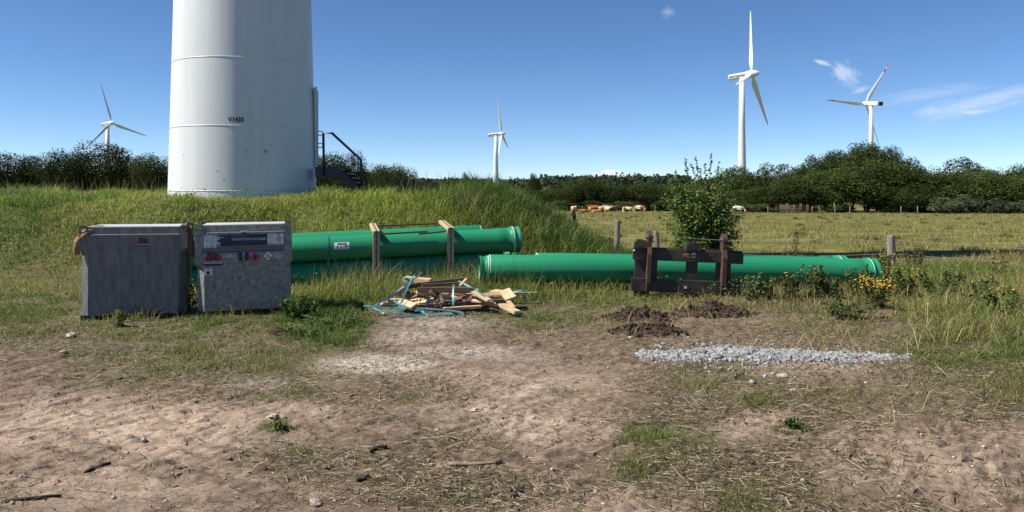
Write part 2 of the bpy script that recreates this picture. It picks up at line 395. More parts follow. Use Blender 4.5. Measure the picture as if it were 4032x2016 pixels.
    n1 = noise(85, 4, 0.7); bp = N('ShaderNodeBump'); bp.inputs['Strength'].default_value = 0.9; bp.inputs['Distance'].default_value = 0.007; L.new(n1, bp.inputs['Height'])
    bp2 = N('ShaderNodeBump'); bp2.inputs['Strength'].default_value = 0.5; bp2.inputs['Distance'].default_value = 0.008
    L.new(vo.outputs['Distance'], bp2.inputs['Height']); L.new(bp.outputs[0], bp2.inputs['Normal'])
    gk = N('ShaderNodeMath'); gk.operation = 'MULTIPLY'; L.new(s1.outputs[2], gk.inputs[0]); gk.inputs[1].default_value = -0.9; L.new(gk.outputs[0], bp2.inputs['Strength'])
    gk.use_clamp = False
    L.new(bp2.outputs[0], b.inputs['Normal'])
    return m
g_me.materials.append(ground_mat())
ground = tag(link('ground', g_me), kind='structure')
# sampler for the displaced ground
ZG = Z.reshape(ny, nx)
def gz(x, y):
    x = np.atleast_1d(np.asarray(x, float)); y = np.atleast_1d(np.asarray(y, float))
    i = np.clip(np.searchsorted(gx, x) - 1, 0, nx - 2); j = np.clip(np.searchsorted(gy, y) - 1, 0, ny - 2)
    fx = np.clip((x - gx[i]) / (gx[i + 1] - gx[i]), 0, 1); fy = np.clip((y - gy[j]) / (gy[j + 1] - gy[j]), 0, 1)
    return (ZG[j, i] * (1 - fx) + ZG[j, i + 1] * fx) * (1 - fy) + (ZG[j + 1, i] * (1 - fx) + ZG[j + 1, i + 1] * fx) * fy
def gz1(x, y): return float(gz(x, y)[0])
def GP(px, py, z=0.0):
    """where a pixel's ray meets the yard"""
    d = (EYE - z) * F / (py - HY)
    return (px - CX) * d / F, d

# ------------------------------------------------------------------ materials
M = {}
M['white'] = mat('white tower paint', (.61, .62, .615), .38, var=.09, scale=2.2, spec=.35, stretch=(2, 2, .10), detail=8)
M['turb'] = mat('turbine paint', (.62, .63, .63), .4, var=.05, scale=.6)
M['darkgap'] = mat('dark gap', (.03, .032, .035), .6)
M['navy'] = mat('navy lettering', (.012, .016, .05), .5, var=.2)
M['black'] = mat('black paint', (.018, .017, .016), .5, var=.3)
M['red'] = mat('signal red', (.42, .03, .025), .45, var=.15)
M['redband'] = mat('red blade band', (.62, .05, .06), .45, var=.1)
M['galv'] = mat('galvanised steel', (.20, .20, .20), .5, metal=.2, scale=13, col2=(.085, .085, .087), bump=.25, bscale=22, stretch=(1, 1, .22), detail=9)
M['galv2'] = mat('worn galvanised steel', (.31, .30, .28), .5, metal=.2, scale=24, col2=(.115, .11, .102), bump=.6, bscale=24, stretch=(1, 1, .7), contrast=.0, detail=9)
M['rust'] = mat('rust streak', (.16, .05, .02), .8, var=.4, scale=20)
M['rim'] = mat('bright galvanised rim', (.62, .62, .61), .4, metal=.3, scale=5, var=.2)
M['sticker'] = mat('white sticker', (.62, .63, .66), .4, var=.12, scale=8)
M['greyink'] = mat('grey print', (.22, .22, .25), .5)
M['darkblue'] = mat('dark blue sticker', (.016, .02, .055), .45, var=.35, scale=14)
M['blue'] = mat('blue stripe', (.055, .085, .20), .5, var=.35, scale=12)
M['ochre'] = mat('dirty yellow stripe', (.17, .135, .08), .6, var=.35, scale=12)
M['letter'] = mat('pale lettering', (.42, .44, .50), .5)
M['letterdim'] = mat('worn lettering', (.10, .11, .15), .5)
M['redlogo'] = mat('logo red', (.33, .028, .025), .5, var=.2)
M['pipe'] = mat('green polypropylene', (.007, .215, .09), .40, col2=(.022, .185, .088), scale=5, bump=.08, bscale=14, spec=.45, stretch=(1, 1, .5), detail=9)
M['pipeedge'] = mat('pale pipe rim', (.55, .72, .64), .4, var=.1)
M['pipein'] = mat('pipe inside', (.02, .19, .09), .5, var=.2)
M['wood'] = mat('fresh sawn pine', (.56, .42, .25), .7, scale=5, col2=(.34, .22, .12), stretch=(.5, 6, 6), bump=.1, bscale=20)
M['wooddark'] = mat('dark and shaded batten', (.20, .13, .08), .75, scale=5, col2=(.10, .062, .04), stretch=(.5, 6, 6), bump=.15, bscale=20)  # darker brown, also paints the shade on timber faces turned from the sun
M['post'] = mat('weathered post wood', (.28, .24, .205), .85, scale=9, col2=(.10, .08, .066), stretch=(5, 5, .6), bump=.5, bscale=24)
M['postshade'] = mat('shaded post wood', (.035, .035, .038), .8, scale=9, var=.5, stretch=(5, 5, .6), bump=.5, bscale=24)  # tower shadow on the post painted in as near-black wood
M['strap'] = mat('teal plastic strap', (.04, .20, .20), .42, var=.25, scale=9)
M['strapdark'] = mat('blue steel strap', (.045, .09, .12), .4, var=.2, scale=9)
M['blackmetal'] = mat('chipped black steel', (.020, .018, .017), .55, scale=7, col2=(.055, .040, .030), bump=.15, bscale=30, contrast=.04)
M['rustmetal'] = mat('rusty brown steel', (.085, .043, .03), .7, scale=12, col2=(.04, .022, .017), bump=.3, bscale=40)
M['lit steel'] = mat('lit dark steel', (.060, .050, .042), .6, scale=9, col2=(.022, .019, .017), bump=.2, bscale=30)  # carriage steel in a lighter tone, sunlight painted into the colour
M['yellow'] = mat('yellow plate', (.45, .26, .03), .55, scale=30, col2=(.12, .07, .02), contrast=.1)
M['stair'] = mat('dark grey stair steel', (.032, .037, .043), .5, var=.25, scale=4)
M['soil'] = mat('fresh dark soil', (.080, .054, .040), .95, scale=18, col2=(.026, .018, .014), bump=.9, bscale=60, spec=.1)
M['stone'] = mat('pale stone', (.42, .36, .29), .85, scale=14, col2=(.26, .21, .165), bump=.3, bscale=50, spec=.2)
M['gravel'] = mat('light grey gravel', (.56, .57, .57), .85, scale=40, col2=(.36, .37, .38), bump=.4, bscale=90, spec=.2)
M['bark'] = mat('bark', (.09, .075, .06), .9, var=.45, scale=4, stretch=(4, 4, .6), bump=.4)
M['twig'] = mat('dry twig', (.30, .22, .14), .85, var=.4, scale=20)
M['twigdark'] = mat('dark twig', (.035, .026, .02), .85, var=.4, scale=20)
M['leaf'] = leaf_mat('foliage', .30, .34, rough=.7, spec=.10)
M['grass'] = leaf_mat('grass blades', .40, .0, rough=.6, spec=.18)
M['flower'] = mat('yellow blossom', (.62, .36, .015), .7, var=.25, scale=60)
M['wire'] = mat('fence wire', (.42, .42, .40), .5, metal=.5)
M['pylon'] = mat('hazed steel lattice', (.42, .46, .52), .7, var=.1)  # distance haze put into the steel colour as pale blue-grey
M['jute'] = mat('brown burlap', (.30, .20, .125), .95, scale=30, col2=(.14, .09, .055), bump=.4, bscale=120)
M['burlapdark'] = mat('dark burlap', (.10, .062, .042), .95, scale=20, var=.5, bump=.4, bscale=120)
M['pen'] = mat('rusty gate tubes', (.13, .11, .10), .7, scale=2, col2=(.15, .07, .045))
M['needle'] = mat('dim far forest', (.03, .045, .022), .9, var=.5, scale=.05)

# ------------------------------------------------------------------ big tower
TX, TY, TZ = -6.914, 20.0, 1.34
def tower_r(z): return 1.815 - (z - TZ) * 0.027       # tapers upwards
tower = empty('wind_turbine_tower', (TX, TY, TZ), label='huge white wind turbine tower standing on the grassy mound behind the grey tanks', cat='tower')
mb = MB(); prof = [(tower_r(TZ + h), h) for h in (-.5, 0, 1.8, 3.5, 6, 9, 14, 20, 28)]
mb.lathe(prof, 128, cap1=True); mb.build('tower_shell', M['white'], tower)
for zz in (0.22, 1.77, 3.40, 6.4, 9.3):
    r = tower_r(TZ + zz); mb = MB()
    mb.lathe([(r - .01, zz - .018), (r + .007, zz - .010), (r + .007, zz + .006), (r - .01, zz + .016)], 128); mb.build('weld_ring', M['white'], tower)
mb = MB(); mb.lathe([(tower_r(TZ), .01), (1.835, .01), (1.84, -.06), (1.84, -.5)], 96, mi=0); mb.build('foundation_ring', mat('foundation concrete', (.38, .38, .37), .9, scale=5), tower)
# lettering wrapped round the shell
mb = MB(); mb.text('V1433', .155, (0, 0, 0), 0, bold=.007, width=.36)
phi0 = math.atan2(P(928, 480, 18.2).y - TY, P(928, 480, 18.2).x - TX); zt = EYE + (HY - 470) * 18.15 / F - TZ
mb.v = [((tower_r(TZ + zt) + .004) * math.cos(phi0 + x / 1.78), (tower_r(TZ + zt) + .004) * math.sin(phi0 + x / 1.78), zt + z) for x, y, z in mb.v]
mb.build('tower_number', M['black'], tower)
# dirt marks on paint
dirt_m = mat('dirt on paint', (.34, .35, .35), .7)
for px, py, s in ((1060, 594, .05), (971, 598, .025), (1067, 106, .012), (1136, 205, .016), (862, 674, .018), (695, 608, .02), (1045, 612, .015), (885, 706, .02)):
    mb = MB(); q = P(px, py, 18.3); a = math.atan2(q.y - TY, q.x - TX); zz = q.z - TZ
    vs = []
    for k in range(9):
        t = 2 * math.pi * k / 9; rr = s * (1 + .3 * math.sin(3 * t + px)); x = rr * math.cos(t); z = zz + 1.0 * rr * math.sin(t); rad = tower_r(TZ + z) + .003
        vs.append((rad * math.cos(a + x / 1.9), rad * math.sin(a + x / 1.9), z))
    mb.add(vs, [tuple(range(9))]); mb.build('dirt_mark', dirt_m, tower)
# door on the right side
da = math.radians(17.5)
Md = Matrix.Rotation(da, 4, 'Z') @ Matrix.Translation((tower_r(TZ + 2) - .02, 0, 0))
door = MB().box((.03, 0, 1.83), (.13, .86, 2.0), 0, Md, bev=.02).build('door', M['white'], tower)
MB().box((.03, .46, 1.83), (.06, .04, 2.1), 0, Md).box((.03, -.46, 1.83), (.06, .04, 2.1), 0, Md).box((.03, 0, 2.89), (.06, .97, .05), 0, Md).build('door_frame', M['white'], door)
for zz in (1.72, 1.40): mb = MB(); mb.tube([Md @ Vector((.08, -.38, zz + .05)), Md @ Vector((.20, -.38, zz + .05)), Md @ Vector((.20, -.38, zz - .05)), Md @ Vector((.08, -.38, zz - .05))], .015, 6); mb.build('door_handle', M['stair'], door)

# stairs at the door
st = empty('steel_staircase', (TX + 1.8, TY, TZ), label='dark grey steel staircase with handrail leading up to the white tower door', cat='stairs')
def S(px, py, y=19.45): q = P(px, py, y); return Vector((q.x - st.location.x, q.y - st.location.y, q.z - st.location.z))
n0, n1 = 19.45, 20.5
prof = [(1241, 657), (1328, 657), (1346, 672), (1440, 766), (1412, 776), (1330, 699), (1241, 698)]
for yy, nm in ((n0, 'stringer'), (n1, 'stringer')):
    base = [S(px, py, n0) for px, py in prof]
    MB().prism([(q.x, q.z) for q in base], yy - TY, yy - TY + .02).build(nm, M['stair'], st)
q0, q1 = S(1243, 662, n0), S(1328, 662, n0)
mb = MB().box(((q0.x + q1.x) / 2, (n0 + n1) / 2 - TY + .01, q0.z - .02), (q1.x - q0.x, n1 - n0 - .03, .04)); mb.build('platform', M['stair'], st)
a_, b_ = S(1338, 672, n0), S(1425, 762, n0)
for k in range(5):
    t = (k + .6) / 5; q = a_.lerp(b_, t); MB().box((q.x, (n0 + n1) / 2 - TY + .01, q.z), (.24, n1 - n0 - .03, .035)).build('tread', M['stair'], st)
for yy in (n0,):
    o = Vector((0, yy - n0, 0))
    MB().tube([S(1276, 690) + o, S(1273, 524) + o, S(1307, 524) + o, S(1421, 629) + o, S(1425, 750) + o], .032, 8).build('handrail', M['stair'], st)

# ------------------------------------------------------------------ distant wind turbines
def turbine(hub, dist, Lb, hubz_px, k, s_h, a_vec, phi, label, pitch, nac_len, over, rt, rb, stripe=True, redtips=False, word=True, tilt=5):
    hp = P(hub[0], hub[1], dist); az = math.atan2(hp.x, hp.y)
    er = Vector((math.cos(az), -math.sin(az), 0)); ef = Vector((math.sin(az), math.cos(az), 0))
    a = (er * a_vec[0] + ef * a_vec[1]).normalized()
    h = (er * k + ef * s_h).normalized()
    at = (a * math.cos(R(tilt)) + Vector((0, 0, 1)) * math.sin(R(tilt))).normalized()
    up = (Vector((0, 0, 1)) - at * at.z).normalized()
    ctr = hp - a * over; gzv = tz1(ctr.x, ctr.y)
    root = empty('wind_turbine', (ctr.x, ctr.y, gzv), label=label, cat='wind turbine', group='distant wind turbines')
    W = lambda p: p - Vector((ctr.x, ctr.y, gzv))
    ht = hp.z - gzv - nac_len * .12
    MB().lathe([(rb, -.5), (rb, 0), (rb * .9, ht * .3), (rb * .8 * .5 + rt * .5, ht * .65), (rt, ht)], 32, cap1=True).build('tower', M['turb'], root)
    # nacelle: lofted box, chamfered, tapering slightly to the rear
    side = a.cross(Vector((0, 0, 1)))
    if side.y > 0: side = -side
    hn = nac_len * .125; wn = nac_len * .13
    f0 = W(hp) - at * (nac_len * .10); sec = []
    for t, sh, sw, dz in ((0, .72, .72, 0), (.05, .95, .95, 0), (.55, 1, 1, -.02), (.93, .98, .95, -.05), (1, .8, .85, -.06)):
        c = f0 - at * nac_len * t + Vector((0, 0, dz * hn)); ring = []
        for cx, cz in ((-1, -.55), (-.72, -1), (.72, -1), (1, -.55), (1, .6), (.7, 1), (-.7, 1), (-1, .6)):
            ring.append(c + side * cx * wn * sw + Vector((0, 0, 1)) * cz * hn * sh)
        sec.append(ring)
    vs = [p for r_ in sec for p in r_]; fs = [tuple(range(8)), tuple(range(39, 31, -1))]
    for i in range(4):
        for j in range(8): fs.append((i * 8 + j, i * 8 + (j + 1) % 8, (i + 1) * 8 + (j + 1) % 8, (i + 1) * 8 + j))
    nac = MB().add(vs, fs).build('nacelle', M['turb'], root)
    # stripe and word on the visible side
    Xd = -a if (-a).dot(er) > 0 else a
    Xd = Vector((at.x, at.y, at.z)) * (1 if at.dot(er) > 0 else -1)
    o = f0 - at * nac_len * .5 + side * wn * 1.02 + Vector((0, 0, -.02 * hn)); Zd = Vector((0, 0, 1)) - Xd * Xd.z; Zd.normalize(); Nn = Xd.cross(Zd)
    Mt = Matrix(((Xd.x, -side.x, Zd.x, o.x), (Xd.y, -side.y, Zd.y, o.y), (Xd.z, -side.z, Zd.z, o.z), (0, 0, 0, 1)))
    mb = MB()
    if stripe:
        if word:
            mb.text('Vestas', hn * .95, (-nac_len * .04, -.03, 0), 0, bold=.02 * hn, width=nac_len * .30, M=Mt, shear=.15)
            mb.box((-nac_len * .335, 0, 0), (nac_len * .26, .04, hn * .34), 0, Mt); mb.box((nac_len * .27, 0, 0), (nac_len * .29, .04, hn * .34), 0, Mt)
        else: mb.box((0, 0, -hn * .05), (nac_len * .9, .04, hn * .3), 0, Mt)
        mb.build('side_stripe', M['navy'], nac)
    else:
        mb.box((nac_len * .05, 0, hn * .05), (nac_len * .4, .04, hn * .35), 0, Mt); mb.build('louvre_panel', mat('grey louvre', (.5, .51, .52), .6), nac)
        c = f0 - at * (nac_len * 1.0) ; Mr = Matrix(((at.x, side.x, Zd.x, c.x), (at.y, side.y, Zd.y, c.y), (at.z, side.z, Zd.z, c.z), (0, 0, 0, 1)))
        MB().box((nac_len * .045, 0, 0), (nac_len * .16, wn * 2.03, hn * 1.7), 0, Mr, bev=.1).build('rear_shade', M['darkgap'], nac)  # unlit rear end: its shade put in as a dark box
    m1 = f0 - at * nac_len * .9 + Vector((0, 0, hn * .9)); MB().tube([m1, m1 + Vector((0, 0, hn * .7)) - Xd * .25], .06, 5).build('wind_vane', M['stair'], nac)
    # hub and blades
    rot = empty('rotor', W(hp)); rot.parent = root
    Ma = at.to_track_quat('Z', 'Y').to_matrix().to_4x4(); rh = Lb * .055
    MB().lathe([(rh * .9, -rh * 1.6), (rh, -rh), (rh, rh * .2), (rh * .8, rh), (rh * .4, rh * 1.7), (.02, rh * 2)], 24, M=Ma, cap0=True).build('hub', M['turb'], rot)
    for j in range(3):
        ang = phi + j * 2 * math.pi / 3
        b = up * math.cos(ang) + h * math.sin(ang); b.normalize()
        t = at.cross(b).normalized()                      # in-plane chord direction
        mbb = MB(); vs, fs, mi = [], [], []
        st_ = [(0.0, .022, 1.0, 0), (.05, .022, 1.0, 0), (.10, .036, .62, 0), (.17, .056, .34, 0), (.22, .058, .27, 0), (.32, .051, .22, 0), (.5, .039, .19, 0), (.70, .029, .17, 0), (.79, .0245, .16, 1), (.80, .024, .16, 1), (.88, .0195, .15, 0), (.881, .0194, .15, 0), (.925, .0165, .15, 1), (.97, .0125, .14, 1), (.995, .006, .14, 1), (1.0, .0015, .14, 1)]
        n = 10
        for f_, ch, th, _ in st_:
            tw_ = pitch + R(12) * (1 - f_) ** 2; cd = t * math.cos(tw_) + at * math.sin(tw_); td = -t * math.sin(tw_) + at * math.cos(tw_)
            c = b * (Lb * f_) - at * (0.012 * Lb * f_ * f_) * 0
            for q in range(n):
                a2_ = 2 * math.pi * q / n; xx = math.cos(a2_) * .5; off = .18 if f_ > .08 else .18 * f_ / .08
                yy = math.sin(a2_) * .5 * th * (1 + .35 * math.cos(a2_) if f_ > .08 else 1)
                vs.append(c + cd * ((xx - off) * ch * Lb * (1.35 if f_ > .06 else 1)) + td * yy * ch * Lb)
        for i in range(len(st_) - 1):
            red = redtips and (.79 <= st_[i][0] < .88 or st_[i][0] >= .92)
            for q in range(n): fs.append(((i * n + q, i * n + (q + 1) % n, (i + 1) * n + (q + 1) % n, (i + 1) * n + q), 1 if red else 0))
        for f_, mi_ in fs: pass
        mbb.v = [tuple(v) for v in vs]
        for f_, mi_ in fs: mbb.f.append(list(f_)); mbb.m.append(mi_); mbb.s.append(True)
        mbb.f.append(list(range((len(st_) - 1) * n, len(st_) * n))); mbb.m.append(1 if redtips else 0); mbb.s.append(False)
        mbb.build('blade', [M['turb'], M['redband']], rot)
    return root
turbine((2962, 291), 274, 24.6, 0, .24, .97, (.97, -.24), R(14), 'white wind turbine with lettered nacelle, largest of the distant ones', R(58), 7.6, 3.6, .95, 1.6)
turbine((440, 484), 444, 22.6, 0, .84, .54, (.54, -.84), R(-14), 'white wind turbine rising behind the hedgerow left of the big tower', R(12), 8, 4.0, 1.0, 1.7, word=False)
turbine((1976, 527), 508, 22.6, 0, .18, .98, (.98, -.18), R(-8.5), 'slim white wind turbine standing alone behind the grassy mound, pylon beside it', R(86), 8.4, 4.0, 1.1, 2.1, word=False)
turbine((3408, 409), 570, 36.0, 0, .72, .70, (-.74, .67), R(32.7), 'white wind turbine with red banded blade tips behind the tallest copse trees', R(-26), 12.5, 5.0, 1.25, 2.3, stripe=False, redtips=True)

# ------------------------------------------------------------------ fuel containers
def frustum_oct(w, d, ch, z0, z1):
    """upright box with chamfered corners, footprint centred at 0"""
    x, y = w / 2, d / 2
    ring = [(-x + ch, -y), (x - ch, -y), (x, -y + ch), (x, y - ch), (x - ch, y), (-x + ch, y), (-x, y - ch), (-x, -y + ch)]
    vs = [(a, b, z0) for a, b in ring] + [(a, b, z1) for a, b in ring]
    fs = [tuple(range(7, -1, -1)), tuple(range(8, 16))] + [(i, (i + 1) % 8, (i + 1) % 8 + 8, i + 8) for i in range(8)]
    return vs, fs
def container(loc, rz, rx, W_, H_, collar, body_m, label, D_=.80):
    t = empty('fuel_container', loc, (rx[0], rx[1], rz), label=label, cat='fuel tank')
    zc = H_ - collar; ch = .085
    vs, fs = frustum_oct(W_ - .03, D_ - .03, ch, .09, zc - .08)
    mb = MB().add(vs, fs)
    # gusset transition from chamfered body to square collar
    x, y = (W_ - .03) / 2, (D_ - .03) / 2
    r1 = [(-x + ch, -y), (x - ch, -y), (x, -y + ch), (x, y - ch), (x - ch, y), (-x + ch, y), (-x, y - ch), (-x, -y + ch)]
    e = .004; r2 = [(-x + e, -y), (x - e, -y), (x, -y + e), (x, y - e), (x - e, y), (-x + e, y), (-x, y - e), (-x, -y + e)]
    mb.add([(a, b, zc - .08) for a, b in r1] + [(a, b, zc + .01) for a, b in r2], [(i, (i + 1) % 8, (i + 1) % 8 + 8, i + 8) for i in range(8)])
    mb.build('tank_body', body_m, t)
    # collar: four walls with a thickness, open above the lid
    mb = MB(); th = .035; zt_ = H_ - .10; hh = zt_ - zc
    for sx, sy, lx, ly in ((0, -1, W_, th), (0, 1, W_, th), (-1, 0, th, D_ - 2 * th - .002), (1, 0, th, D_ - 2 * th - .002)):
        mb.box((sx * (W_ / 2 - th / 2), sy * (D_ / 2 - th / 2), zc + hh / 2), (lx, ly, hh), bev=.006)
    mb.build('collar', body_m, t)
    # lid set back a little, with a bright folded rim
    mb = MB(); mb.box((0, 0, H_ - .055), (W_ - .14, D_ - .10, .09), 0, bev=.012); mb.box((0, .0, H_ - .006), (W_ - .16, D_ - .12, .014), 1)
    mb.box((.02, -D_ / 2 + .012, zt_ + .004), (W_ - .22, .03, .010), 1); mb.build('lid', [body_m, M['rim']], t)
    # lifting lugs
    for sx in (-1, 1):
        for sy in (-1, 1):
            c = (sx * (W_ / 2 - .05), sy * (D_ / 2 - .02)); pts = []; n = 14
            outer = [(-.05, 0), (.05, 0), (.05, .09), (.035, .115), (-.02, .115), (-.05, .09)]
            inner = [(.030 * math.cos(t_) + .008, .062 + .032 * math.sin(t_)) for t_ in [2 * math.pi * q / 6 - 2.1 for q in range(6)]]
            mb = MB()
            v0 = [(c[0] + sx * a, c[1] - .008, zt_ + b) for a, b in outer] + [(c[0] + sx * a, c[1] - .008, zt_ + b) for a, b in inner]
            v1 = [(p[0], p[1] + .016, p[2]) for p in v0]; vs = v0 + v1; fs = []
            for q in range(6):
                q2 = (q + 1) % 6
                fs += [(q, q2, 6 + q2, 6 + q), (12 + q, 18 + q, 18 + q2, 12 + q2), (q, 12 + q, 12 + q2, q2), (6 + q, 6 + q2, 18 + q2, 18 + q)]
            mb.add(vs, fs)
            mb.box((c[0] + sx * .012, c[1] + sy * .0, zc + hh / 2), (.085, .055, hh + .004)); mb.build('lifting_lug', body_m, t)
    for sx in (-1, 1):
        for sy in (-1, 1): MB().box((sx * (W_ / 2 - .10), sy * (D_ / 2 - .10), .035), (.16, .16, .13), 0).build('foot', M['darkgap'], t)
    return t
# placement from the base and top corners in the photograph
def place(lx, rx_, by_l, by_r, H_src_l, W_real):
    pass
cL = GP(305, 1247); cR = GP(735, 1236)
tL = container((-4.76, 9.88, -.03), R(17), (0, R(0.4)), 1.21, 1.17, .27, M['galv'], 'plain grey steel fuel tank with one small logo and rags over its corners')
tR = container((-3.48, 10.14, -.01), R(16.5), (0, R(-.5)), 1.15, 1.165, .48, M['galv2'], 'grey steel fuel tank covered in hazard stickers, standing right beside its plainer twin')
def sk_logo(mb, cx, cz, w, y, base=0):
    """half round red badge with the two letters, white name strip and dark strip; material slots: red, dark, white, navy"""
    n = 20; pts = [(cx + w / 2 * math.cos(math.pi * k / n), y, cz + w * .46 * math.sin(math.pi * k / n)) for k in range(n + 1)]
    mb.add(pts, [tuple(range(n + 1))], base)
    mb.text('S', w * .66, (cx - w * .17, y - .003, cz + w * .24), base + 1, bold=w * .018, width=w * .34); mb.text('K', w * .58, (cx + w * .2, y - .003, cz + w * .19), base + 1, bold=w * .018, width=w * .34)
    mb.add([(cx - w / 2, y, cz - w * .17), (cx + w / 2, y, cz - w * .17), (cx + w / 2, y, cz - .004), (cx - w / 2, y, cz - .004)], [(0, 1, 2, 3)], base + 2)
    mb.text('SÖNKE KREY', w * .17, (cx, y - .003, cz - w * .09), base + 1, bold=w * .004, width=w * .96)
    mb.add([(cx - w / 2, y, cz - w * .30), (cx + w / 2, y, cz - w * .30), (cx + w / 2, y, cz - w * .18), (cx - w / 2, y, cz - w * .18)], [(0, 1, 2, 3)], base + 3)
def rect(mb, x0, x1, z0, z1, y, mi): mb.add([(x0, y, z0), (x1, y, z0), (x1, y, z1), (x0, y, z1)], [(0, 1, 2, 3)], mi)
fy = -.80 / 2 - .003
mb = MB(); sk_logo(mb, .105, .965, .130, fy); mb.build('logo_sticker', [M['redlogo'], M['black'], M['sticker'], M['darkblue']], tL, fix=False)
# right container: scale of the sticker field. front is 1.20 wide; x from the left edge
def fx(cxp): return (-.60 + (cxp - 1100) / (2485 - 1100) * 1.20) * .942      # zoomed photograph column -> metres on the front
def fz(cyp): return 1.05 - (cyp - 118) * .000822                     # row -> height (collar top at 118)
fyr = -.80 / 2 - .003
mb = MB(); rect(mb, fx(1215), fx(1392), fz(322), fz(130), fyr, 0)
for r_, a_, b_ in ((150, 1240, 1260), (150, 1350, 1375)): rect(mb, fx(a_), fx(b_), fz(r_ + 14), fz(r_ - 10), fyr - .002, 1)
for r_ in (174, 196, 212, 230): rect(mb, fx(1230), fx(1380 if r_ < 180 else 1285), fz(r_ + 5), fz(r_), fyr - .002, 1)
for r_ in (200, 222, 244, 268): rect(mb, fx(1296), fx(1375), fz(r_ + 6), fz(r_), fyr - .002, 1)
for a_, b_ in ((1238, 1272), (1292, 1320), (1326, 1366)): rect(mb, fx(a_), fx(b_), fz(314), fz(292), fyr - .002, 1)
mb.build('inspection_label', [M['sticker'], M['greyink']], tR, fix=False)
mb = MB(); rect(mb, fx(1397), fx(1466), fz(272), fz(164), fyr, 0)
mb.add([(fx(1430) + .021 * math.cos(t), fyr - .002, fz(220) + .021 * math.sin(t)) for t in [2 * math.pi * k / 16 for k in range(16)]], [tuple(range(16))], 1)
rect(mb, fx(1405), fx(1458), fz(186), fz(178), fyr - .002, 2); rect(mb, fx(1405), fx(1458), fz(258), fz(250), fyr - .002, 2)
mb.build('small_label', [M['sticker'], M['blue'], M['greyink']], tR, fix=False)
mb = MB(); rect(mb, fx(1446), fx(2134), fz(304), fz(130), fyr, 0)
mb.text('RIETBERG', .036, (fx(1716), fyr - .002, fz(158)), 2, bold=.0012, width=fx(1818) - fx(1614)); mb.text('KRAFTSTOFFCONTAINER', .038, (fx(1866), fyr - .002, fz(204)), 1, bold=.0016, width=fx(2118) - fx(1614))
rect(mb, fx(1614), fx(1810), fz(290), fz(283), fyr - .002, 2); rect(mb, fx(2000), fx(2118), fz(284), fz(278), fyr - .002, 2)
mb.add([(fx(1482) + .011 * math.cos(t), fyr - .002, fz(166) + .013 * math.sin(t)) for t in [2 * math.pi * k / 8 for k in range(8)]], [tuple(range(8))], 1)
for r_ in (156, 166, 176): rect(mb, fx(1502), fx(1570), fz(r_ + 5), fz(r_), fyr - .002, 2)
mb.add([(fx(1750), fyr - .002, fz(268)), (fx(1900), fyr - .002, fz(250)), (fx(2050), fyr - .002, fz(236)), (fx(2050), fyr - .002, fz(232)), (fx(1900), fyr - .002, fz(242)), (fx(1750), fyr - .002, fz(260))], [tuple(range(6))], 2)
mb.build('name_banner', [M['darkblue'], M['letter'], M['letterdim']], tR, fix=False)
def diamond(mb, cx, cz, r, y, mi): mb.add([(cx - r, y, cz), (cx, y, cz - r), (cx + r, y, cz), (cx, y, cz + r)], [(0, 1, 2, 3)], mi)
mb = MB(); rect(mb, fx(2138), fx(2376), fz(284), fz(126), fyr, 0)
for r_ in (140, 162, 182, 204, 224, 252, 268): rect(mb, fx(2150), fx(2226), fz(r_ + 4), fz(r_), fyr - .002, 1)
rect(mb, fx(2278), fx(2326), fz(146), fz(136), fyr - .002, 2)
for dx, dz in ((0, 32), (-29, 0), (29, 0), (0, -32)):
    cx, cz = fx(2306 + dx), fz(208 - dz); diamond(mb, cx, cz, .0245, fyr - .002, 3); diamond(mb, cx, cz, .0195, fyr - .003, 0); diamond(mb, cx, cz, .008, fyr - .004, 2)
mb.build('hazard_label', [M['sticker'], M['greyink'], M['black'], M['redlogo']], tR, fix=False)
mb = MB(); rect(mb, fx(1192), fx(2385), fz(356), fz(314), fyr + .001, 0); mb.build('yellow_stripe', M['ochre'], tR, fix=False)
mb = MB(); rect(mb, fx(1192), fx(2385), fz(402), fz(364), fyr + .001, 0); mb.build('blue_stripe', M['blue'], tR, fix=False)
mb = MB(); sk_logo(mb, fx(1342), fz(516), .208, fyr); mb.build('logo_sticker', [M['redlogo'], M['black'], M['sticker'], M['darkblue']], tR, fix=False)
mb = MB(); rect(mb, fx(1522), fx(1660), fz(470), fz(416), fyr, 1); rect(mb, fx(1526), fx(1656), fz(467), fz(420), fyr - .001, 0)
mb.text('UN 1202', .040, (fx(1591), fyr - .002, fz(444)), 1, bold=.0012, width=fx(1654) - fx(1530)); mb.build('substance_plate', [M['sticker'], M['black']], tR, fix=False)
mb = MB()
for c_ in (1736, 1832): mb.text('1', .145, (fx(c_), fyr - .001, fz(476)), 0, bold=.004, width=.045)
mb.build('tank_number', [M['navy']], tR, fix=False)
mb = MB(); diamond(mb, fx(1949), fz(483), .0665, fyr, 0)
fl = [(0, -.030), (.018, -.016), (.016, .004), (.008, .000), (.006, .026), (-.008, .012), (-.014, .018), (-.018, -.010)]
mb.add([(fx(1949) + a, fyr - .002, fz(474) + b) for a, b in fl], [tuple(range(8))], 1); rect(mb, fx(1949) - .018, fx(1949) + .018, fz(514), fz(510), fyr - .002, 1)
mb.build('flammable_placard', [M['red'], M['black']], tR, fix=False)
mb = MB(); diamond(mb, fx(2146), fz(468), .0650, fyr, 1); diamond(mb, fx(2146), fz(468), .0585, fyr - .001, 0)
cx, cz = fx(2146), fz(468)
rect(mb, cx - .026, cx + .036, cz - .026, cz - .020, fyr - .002, 1)
mb.add([(cx - .010, fyr - .002, cz - .020), (cx - .002, fyr - .002, cz - .020), (cx - .004, fyr - .002, cz + .03), (cx - .010, fyr - .002, cz + .03)], [(0, 1, 2, 3)], 1)
